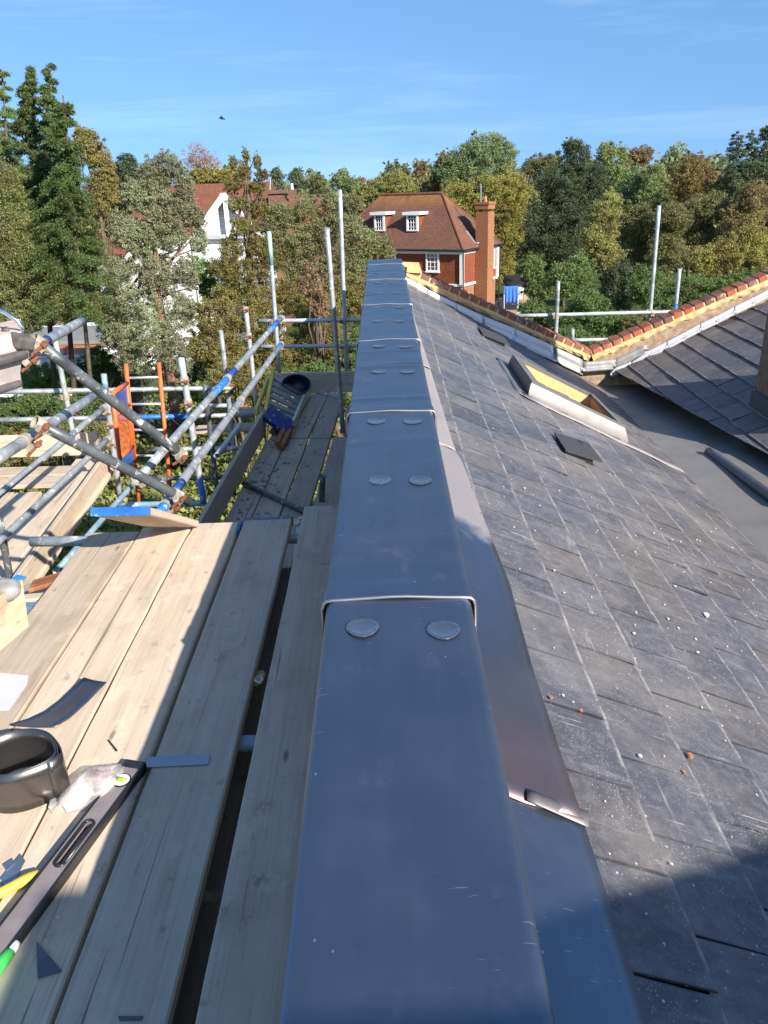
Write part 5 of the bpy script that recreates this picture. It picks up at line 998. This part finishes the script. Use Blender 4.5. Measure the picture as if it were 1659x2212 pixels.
for dy in (-.05,.05): m.tube([(a[0],DT+dy,a[2]-.02),(b[0],DT+dy,a[2]-.02)],.02,6)
m.build('frame',MAT['alu'],t)
m=B(); zt,zb_=a[2]+.02,max(.15,b[2]); P=[]
for i in range(33):
    u=i/32; x=a[0]+(b[0]-a[0])*u; row=[]
    for v in np.linspace(0,1,9): row.append((x+(u-.5)*.12*v,DT-.10-.07*v+.05*math.sin(u*26)*(.3+v)+.03*math.sin(u*11+2)*v,zt+(zb_-zt)*v))
    P.append(row)
m.sheet(np.array(P),(0,.02,0)); o=m.build('towel',MAT['towel'],M=WID,smooth=True); tag(o,'large blue towel hanging on the airer in the far garden','towel')
m=B(); c,d=wy(1119,622,DT+1),wy(1131,638,DT+1); P=[[(c[0]+(d[0]-c[0])*u,DT+1+.05*math.sin(u*14),c[2]+(max(.3,d[2])-c[2])*v) for v in np.linspace(0,1,5)] for u in np.linspace(0,1,12)]; m.sheet(np.array(P),(0,.02,0)); o=m.build('washing',MAT['cloth'],M=WID,smooth=True); tag(o,'pale washing hanging right of the blue towel','washing')
m=B(); m.tube([(c[0],DT+1,c[2]),(c[0],DT+1,0)],.02,6); m.tube([(d[0],DT+1,c[2]),(d[0],DT+1,0)],.02,6); m.tube([(c[0],DT+1,c[2]),(d[0],DT+1,c[2])],.015,6); o=m.build('clothes_line',MAT['alu'],M=WID); tag(o,'thin metal frame holding the pale washing','clothes line')
# bird
t=thing('bird','small dark bird flying high in the open sky','bird',wy(480,256,40),WID); c=wy(480,256,40); m=B()
m.tube([c+[-.16,0,.03],c+[-.08,0,.02],c,c+[.08,0,-.01],c+[.13,0,-.05]],[.01,.04,.05,.035,.012],8)
m.add([c+[-.03,0,.03],c+[.04,0,.03],c+[-.01,-.17,.11],c+[-.06,-.30,.06],c+[-.05,-.12,.09]],[(0,1,2,4),(4,2,3)]); m.add([c+[-.03,0,.03],c+[.04,0,.03],c+[-.01,.17,.11],c+[-.06,.30,.06],c+[-.05,.12,.09]],[(1,0,4,2),(2,4,3)])
m.build('body',MAT['black'],t,smooth=True)
# ================================================================== trees
GB='trees and shrubs of the gardens'
tree('birch_tree','olive-yellow birch with hanging foliage and pale trunk at the left edge',24,[(15,400,40,70),(25,500,55,80),(70,570,60,80),(10,610,55,70),(110,630,60,60),(55,680,80,40),(150,665,60,40),(30,560,60,60),(190,660,35,30)],'l_birch',[(5,760),(3,560),(2,430),(12,380)],dens=.75,bark='bark_pale',droop=1.2,tr=.12,limbs=2)
conifer('cypress_tree','olive-green conifer cut by the left edge, beside the tallest cypress tops',30,4,152,690,70,'l_cyp2',pw=.6)
conifer('cypress_tree','dark cypress with the left one of two twin spiky tops',27,60,145,690,105,'l_cyp',xb=70,pw=1.0,dens=1.7)
conifer('cypress_tree','dark cypress with the highest top, right one of the twin tops',26,106,138,690,95,'l_cyp',xb=110,pw=1.05,dens=1.7)
conifer('cypress_tree','dark green cypress with a lower narrow spire, right of the twin tops',24,136,206,690,110,'l_cyp',xb=150,pw=.95,dens=1.7)
tree('golden_tree','golden autumn tree behind the right flank of the cypresses',42,[(195,318,32,40),(222,360,30,40),(175,295,18,25),(235,395,22,40),(215,420,40,40)],'l_gold')
tree('broadleaf_tree','small dark far tree between the golden tree and the eucalyptus',80,[(275,360,24,30),(290,395,30,40),(262,400,25,40),(330,400,30,30)],'l_dark',dens=.9)
tree('eucalyptus_tree','tall sparse grey-green eucalyptus with reddish trunk in front of the white house',25,[(330,385,40,45),(362,360,34,36),(300,420,45,40),(398,405,26,45),(340,440,55,40),(275,500,50,45),(365,505,50,45),(305,520,45,45),(255,585,48,45),(340,590,60,45),(405,590,28,45),(425,470,24,30),(430,520,24,30),(390,450,34,36),(320,500,40,36),(300,650,75,45),(395,670,40,45),(330,720,85,45),(250,700,40,50),(375,760,60,45),(285,770,45,40)],'l_euc',[(366,832),(360,740),(345,660),(330,600),(322,520),(326,440),(335,380)],dens=.62,clump=.24,hollow=.3,bark='bark_red',limbs=22,leafpx=4.4,tr=.17)
tree('pine_tree','dark trunked pine standing behind the orange ladder',28,[(285,690,40,30),(270,740,40,30),(250,660,36,40),(240,720,30,36)],'l_euc',[(290,832),(283,790),(276,720),(270,650)],dens=.4,bark='bark',tr=.32)
tree('bare_tree','reddish nearly leafless tree rising behind the white house',75,[(430,338,30,36),(455,355,26,26),(415,355,20,24)],'l_red',dens=.35,clump=.4,leafpx=3,limbs=16)
tree('broadleaf_tree','olive tree below the reddish bare tree, above the red roof',66,[(440,382,40,22),(485,385,34,22),(470,392,50,16)],'l_maple')
tree('conifer_tree','lopsided brownish-green conifer with thin open top in front of the white gable',27,[(531,336,9,20),(504,352,10,16),(556,350,11,20),(527,372,20,18),(566,378,18,14),(505,400,26,16),(556,405,24,18),(515,440,30,20),(560,452,28,20),(530,490,40,26),(500,535,32,30),(560,530,40,30),(535,590,65,36),(480,580,36,30),(590,560,36,36),(500,640,45,38),(570,640,50,38)],'l_bmix',[(545,850),(542,700),(538,560),(537,450),(535,380),(531,325)],dens=.8,clump=.3,hollow=.3,limbs=20,asp=.45,tr=.13)
tree('apple_tree','grey-green old fruit tree with arching bare twigs left of the brick house',27,[(690,500,50,42),(740,480,45,40),(650,530,45,42),(700,560,65,40),(778,520,40,40),(815,528,36,24),(765,580,45,36),(650,585,45,36),(715,440,34,22),(760,440,30,22),(835,545,20,16),(622,470,36,30),(605,525,40,36),(660,450,36,24),(598,455,24,18),(588,485,32,26)],'l_apple',dens=.6,clump=.26,hollow=.35,limbs=26,leafpx=4.2)
th=['brown-green thuja bush below the conifer, by the slim upright','thuja bush behind the far corner upright','thuja bush behind the tallest upright','dark green shrub low behind the far toe board','bright thuja bush left of the stepladder','brownish thuja bush under the fruit tree']
for lb,D_,bl_,lf in zip(th,(20,20.5,21,19,18.5,23),([(470,690,50,50),(450,750,50,45),(490,770,50,40)],[(560,690,60,50),(590,760,60,50),(540,770,50,45)],[(690,690,60,60),(660,760,60,50),(720,770,60,50)],[(700,810,90,35),(770,770,40,60)],[(500,820,60,40),(560,830,60,40)],[(640,640,60,45),(770,650,40,60),(730,640,40,50)]),('l_bmix','l_bmix','l_bmix','l_bush','l_bmix','l_bmix')):
    tree('thuja_bush',lb,D_,bl_,lf,dens=.75,asp=.5,group='bushes beyond the end of the scaffold',cat='bush',limbs=4,clump=.26)
tree('dead_shrub','brown withered shrub between the two end uprights',20,[(672,610,26,50),(690,660,24,40)],'l_brown',dens=.5,cat='bush',limbs=12)
tree('laurel_bush','bright green leafy shrub below the white house',28,[(440,590,34,40),(455,630,30,30)],'l_fresh',cat='bush',dens=.6,limbs=3)
for lb,bl_,D_,lf in (('far pale tree with twin tops on the skyline left of the yellow tree',[(600,386,17,22),(596,374,10,12)],140,'l_far'),('far rounded tree on the skyline, second from the conifer',[(640,386,20,20),(642,374,12,12)],135,'l_far'),('far low olive tree on the skyline above the square chimney',[(682,396,22,16)],130,'l_olive'),('far grey-green tree with feathery top on the skyline',[(735,388,24,20),(742,376,14,12),(760,400,22,16)],120,'l_gwil'),('far dark purple-brown tree top on the skyline',[(778,391,14,9)],150,'l_brown'),
    ('yellow-green tree directly behind the ridge of the brick house',[(858,398,36,28),(815,408,40,24),(885,412,24,18),(790,420,30,22)],78,'l_ygreen'),('small brown tree on the skyline, left of a taller brown one',[(873,374,16,20),(872,392,18,16)],100,'l_olive'),('taller brown tree on the skyline beside the big central tree',[(908,366,18,24),(910,395,22,24)],98,'l_orange'),
    ('tall grey-green willow crown, the highest of the central trees',[(1045,320,48,34),(1010,345,44,34),(1085,335,36,34),(1050,370,60,40),(975,372,30,36)],80,'l_gwil'),('brownish tree on the left flank of the big central trees',[(958,362,22,36),(950,400,24,30)],82,'l_orange'),
    ('big yellow-green maple behind the tall brick chimney',[(1055,420,60,46),(1010,455,50,46),(1100,415,44,50),(1110,490,42,56),(1070,530,44,46),(985,425,36,36),(1085,580,36,40)],70,'l_maple'),('olive tree between the maple and the dark oak',[(1165,360,46,28),(1140,390,36,40),(1195,352,24,20)],88,'l_olive'),
    ('large dark green oak right of the brick house',[(1205,400,52,56),(1250,345,38,40),(1185,490,56,60),(1240,450,56,60),(1150,560,36,56),(1290,400,28,56),(1225,540,50,50),(1235,316,22,18)],60,'l_dark'),('pale green tall tree behind the dark oak',[(1330,345,32,38),(1335,390,34,44),(1305,330,20,24)],74,'l_lime'),('reddish-brown tree top on the right skyline',[(1385,336,34,22),(1372,352,30,22)],80,'l_orange'),
    ('bright lime green tree in the right-hand wood',[(1415,390,32,38),(1405,435,40,36)],66,'l_lime'),('olive-brown tree filling between the lime tree and the orange-brown one',[(1460,420,40,36),(1455,380,26,26)],70,'l_olive'),('grey-green tree between the dark oak and the lime tree',[(1370,400,36,40),(1360,440,40,30)],68,'l_gwil'),('olive tree between the orange-brown tree and the spiky dark trees',[(1560,420,34,40),(1570,400,24,30)],63,'l_olive'),('brown-green tree behind the aerial of the brick house',[(1010,400,36,30),(960,410,30,24)],84,'l_olive'),('orange-brown rounded tree, the most orange in the right-hand wood',[(1500,365,36,34),(1490,400,44,34),(1530,395,28,30)],66,'l_orange'),('far pale tree strip in the skyline notch at right',[(1545,348,24,12),(1450,345,20,12)],150,'l_far'),
    ('yellowish willow bush with feathery top at right',[(1305,465,40,40),(1290,515,42,40),(1320,440,26,28),(1315,555,34,36)],48,'l_ygreen2'),('brown-olive tree left of the tall leaning upright',[(1375,480,44,44),(1370,545,44,46)],54,'l_olive'),('brown-olive tree behind the tall leaning upright',[(1450,470,48,40),(1440,540,50,46)],52,'l_olive'),('olive tree below the orange-brown tree',[(1530,455,52,42),(1510,520,48,40)],54,'l_olive'),('brown tree at the right edge below the spiky dark trees',[(1630,430,40,44),(1600,480,50,40)],52,'l_brownol'),
    ('golden hazel bush at the right edge',[(1570,555,50,42),(1625,530,46,46),(1640,590,36,42),(1520,560,40,36)],40,'l_hazel'),('dark green bush under the golden hazel',[(1490,630,56,40),(1560,630,56,36),(1610,610,40,30)],38,'l_bush'),('bush behind the foot of the tall leaning upright',[(1400,620,46,50),(1440,660,50,34)],38,'l_bush')):
    tree('broadleaf_tree',lb,D_,bl_,lf,dens=.85 if D_<100 else 1.0,leafpx=4.3 if D_<60 else 3.9,group=GB,limbs=4)
for lb,xt,yt,hw in (('left one of the spiky dark trees at the right edge',1592,286,40),('middle one of the spiky dark trees at the right edge',1626,280,36),('rightmost spiky dark tree, cut by the right edge',1655,270,44)):
    conifer('poplar_tree',lb,60,xt,yt,470,hw,'l_dark2',pw=.5,group='spiky dark trees',dens=1.1,leafpx=4.3)
for i,(lb,D_,bl_,lf) in enumerate((('light green bush beside the dark gap right of the brick house',42,[(1150,580,30,30),(1165,620,34,30)],'l_fresh2'),('bush behind the thin upright beyond the left coping limb',38,[(1215,605,44,44),(1250,590,36,40)],'l_fresh2'),('low dark bush above the left coping limb',36,[(1150,668,34,22),(1190,690,46,26)],'l_bush'),('dark bush under the right guardrail',34,[(1270,660,50,40),(1230,700,50,30),(1310,700,50,34)],'l_bush'),('dry grassy bush near the foot of the tall upright',33,[(1375,700,40,24),(1410,690,30,20)],'l_olive'),('bush filling the hollow above the valley coping',33,[(1290,745,60,24),(1230,735,40,24)],'l_bush'),('shadowed shrub deep behind the right guardrail',46,[(1340,610,40,50),(1330,650,50,30)],'l_dark'))):
    tree('garden_bush',lb,D_,bl_,lf,dens=.75,group='bushes of the right-hand garden',cat='bush',limbs=3)
for lb,D_,bl_,lf in (('bright green hedge shrub below the white garden wall',28,[(85,815,44,32),(130,820,40,26),(60,840,40,30)],'l_fresh'),('dark rounded bush right of the bungalow door',28.5,[(218,785,38,40),(190,810,40,34),(240,810,30,34)],'l_bush'),('hedge bush behind the left platform, at the picture edge',24,[(30,900,50,40),(80,880,50,36)],'l_bush'),('hedge bush behind the back corner upright',23,[(150,880,50,40),(200,870,44,40)],'l_bush'),('brownish shrub left of the orange gate',20,[(190,940,46,50),(150,950,40,40),(110,960,50,40)],'l_olive'),('low shrub behind the toe board of the left platform',18,[(40,965,60,36)],'l_bmix')):
    tree('hedge_bush',lb,D_,bl_,lf,dens=.8,group='hedge bushes on the left',cat='bush',limbs=3)
for lb,D_,bl_ in (('dark shrub behind the ladder, left of the two trunks',31,[(250,800,36,30),(300,810,40,26)]),('dark shrub between the stout upright and the slim one',31,[(410,810,50,30),(450,790,40,30),(370,800,40,30)])):
    tree('shade_shrub',lb,D_,bl_,'l_dark',dens=.8,group='dark shrubs under the trees',cat='bush',limbs=3)
tree('rose_bush','pink-flowered climber against the bungalow wall',34.,[(148,762,14,14),(160,772,12,10)],'l_pink',cat='bush',dens=.5,limbs=3)
t=thing('dead_branch','pale dead branches lying over the ivy behind the orange ladder','branch',wy(330,880,24),WID); m=B()
for pth in ([(305,905),(318,855),(345,868),(372,885)],[(318,858),(300,870),(310,885)],[(345,868),(330,900),(350,915)],[(335,880),(365,900),(395,925)],[(440,868),(452,848),(468,850)]): m.tube([wy(x,y,24+.2*i) for i,(x,y) in enumerate(pth)],list(np.linspace(.035,.012,len(pth))),6)
m.build('branches',MAT['bark_pale'],t,smooth=True)
# ivy bank below the scaffold
n=170000; X=rng.uniform(-16,3,n); Y=rng.uniform(12,32,n); Z=1.9-.05*(Y-16)+.35*np.sin(X*1.3+Y*.6)+.3*np.sin(X*.5-Y*1.1)+rng.normal(size=n)*.16+.25*np.sin(X*4.1)*np.sin(Y*3.7)
t=bpy.data.objects.new('ivy',None); COL.objects.link(t); ORG[t]=(np.zeros(3),WID); V=leafmesh(np.stack([X,Y,Z],1),.15,.12); o=quads('ivy_ground_cover',V,MAT['l_ivy'],t); o.parent=None; bpy.data.objects.remove(t); tag(o,'dense sunlit ivy covering the bank below the scaffold','ivy',kind='stuff')
m=B(); m.grid([[(x,y,1.1-.05*(y-16)+.2*math.sin(x*1.3+y*.6)) for x in np.linspace(-16,3,20)] for y in np.linspace(34,10,16)]); o=m.build('bank',MAT['soil'],M=WID); tag(o,kind='structure')
# woodland far behind everything
n=110000; az2=rng.uniform(-.75,.75,n); R_=rng.uniform(150,190,n); Hh=(9.9+1.0*np.sin(az2*23)+1.1*np.sin(az2*61)+1.2*np.sin(az2*139))*rng.uniform(0,1,n)**.6
C=np.stack([R_*np.sin(az2),R_*np.cos(az2),Hh],1)+rng.normal(size=(n,3))*.6; C[:,2]=np.maximum(C[:,2],.2)
t=bpy.data.objects.new('w',None); COL.objects.link(t); ORG[t]=(np.zeros(3),WID); o=quads('woodland',leafmesh(C,1.1,.75),MAT['l_far'],t); o.parent=None; bpy.data.objects.remove(t); tag(o,'far-off wood reading as one mass behind the garden trees','wood',kind='stuff')
n=190000; az2=rng.uniform(-.62,.62,n); R_=rng.uniform(84,96,n); Hh=(7.6+1.0*np.sin(az2*19+1)+.7*np.sin(az2*47)+.5*np.sin(az2*120))*rng.uniform(0,1,n)**.6; C=np.stack([R_*np.sin(az2),R_*np.cos(az2),Hh],1)+rng.normal(size=(n,3))*.4; C[:,2]=np.maximum(C[:,2],.2)
t=bpy.data.objects.new('w',None); COL.objects.link(t); ORG[t]=(np.zeros(3),WID); o=quads('undergrowth',leafmesh(C,.5,.35),MAT['l_olive'],t); o.parent=None; bpy.data.objects.remove(t); tag(o,'tangled hedges and undergrowth between the garden trees','undergrowth',kind='stuff')
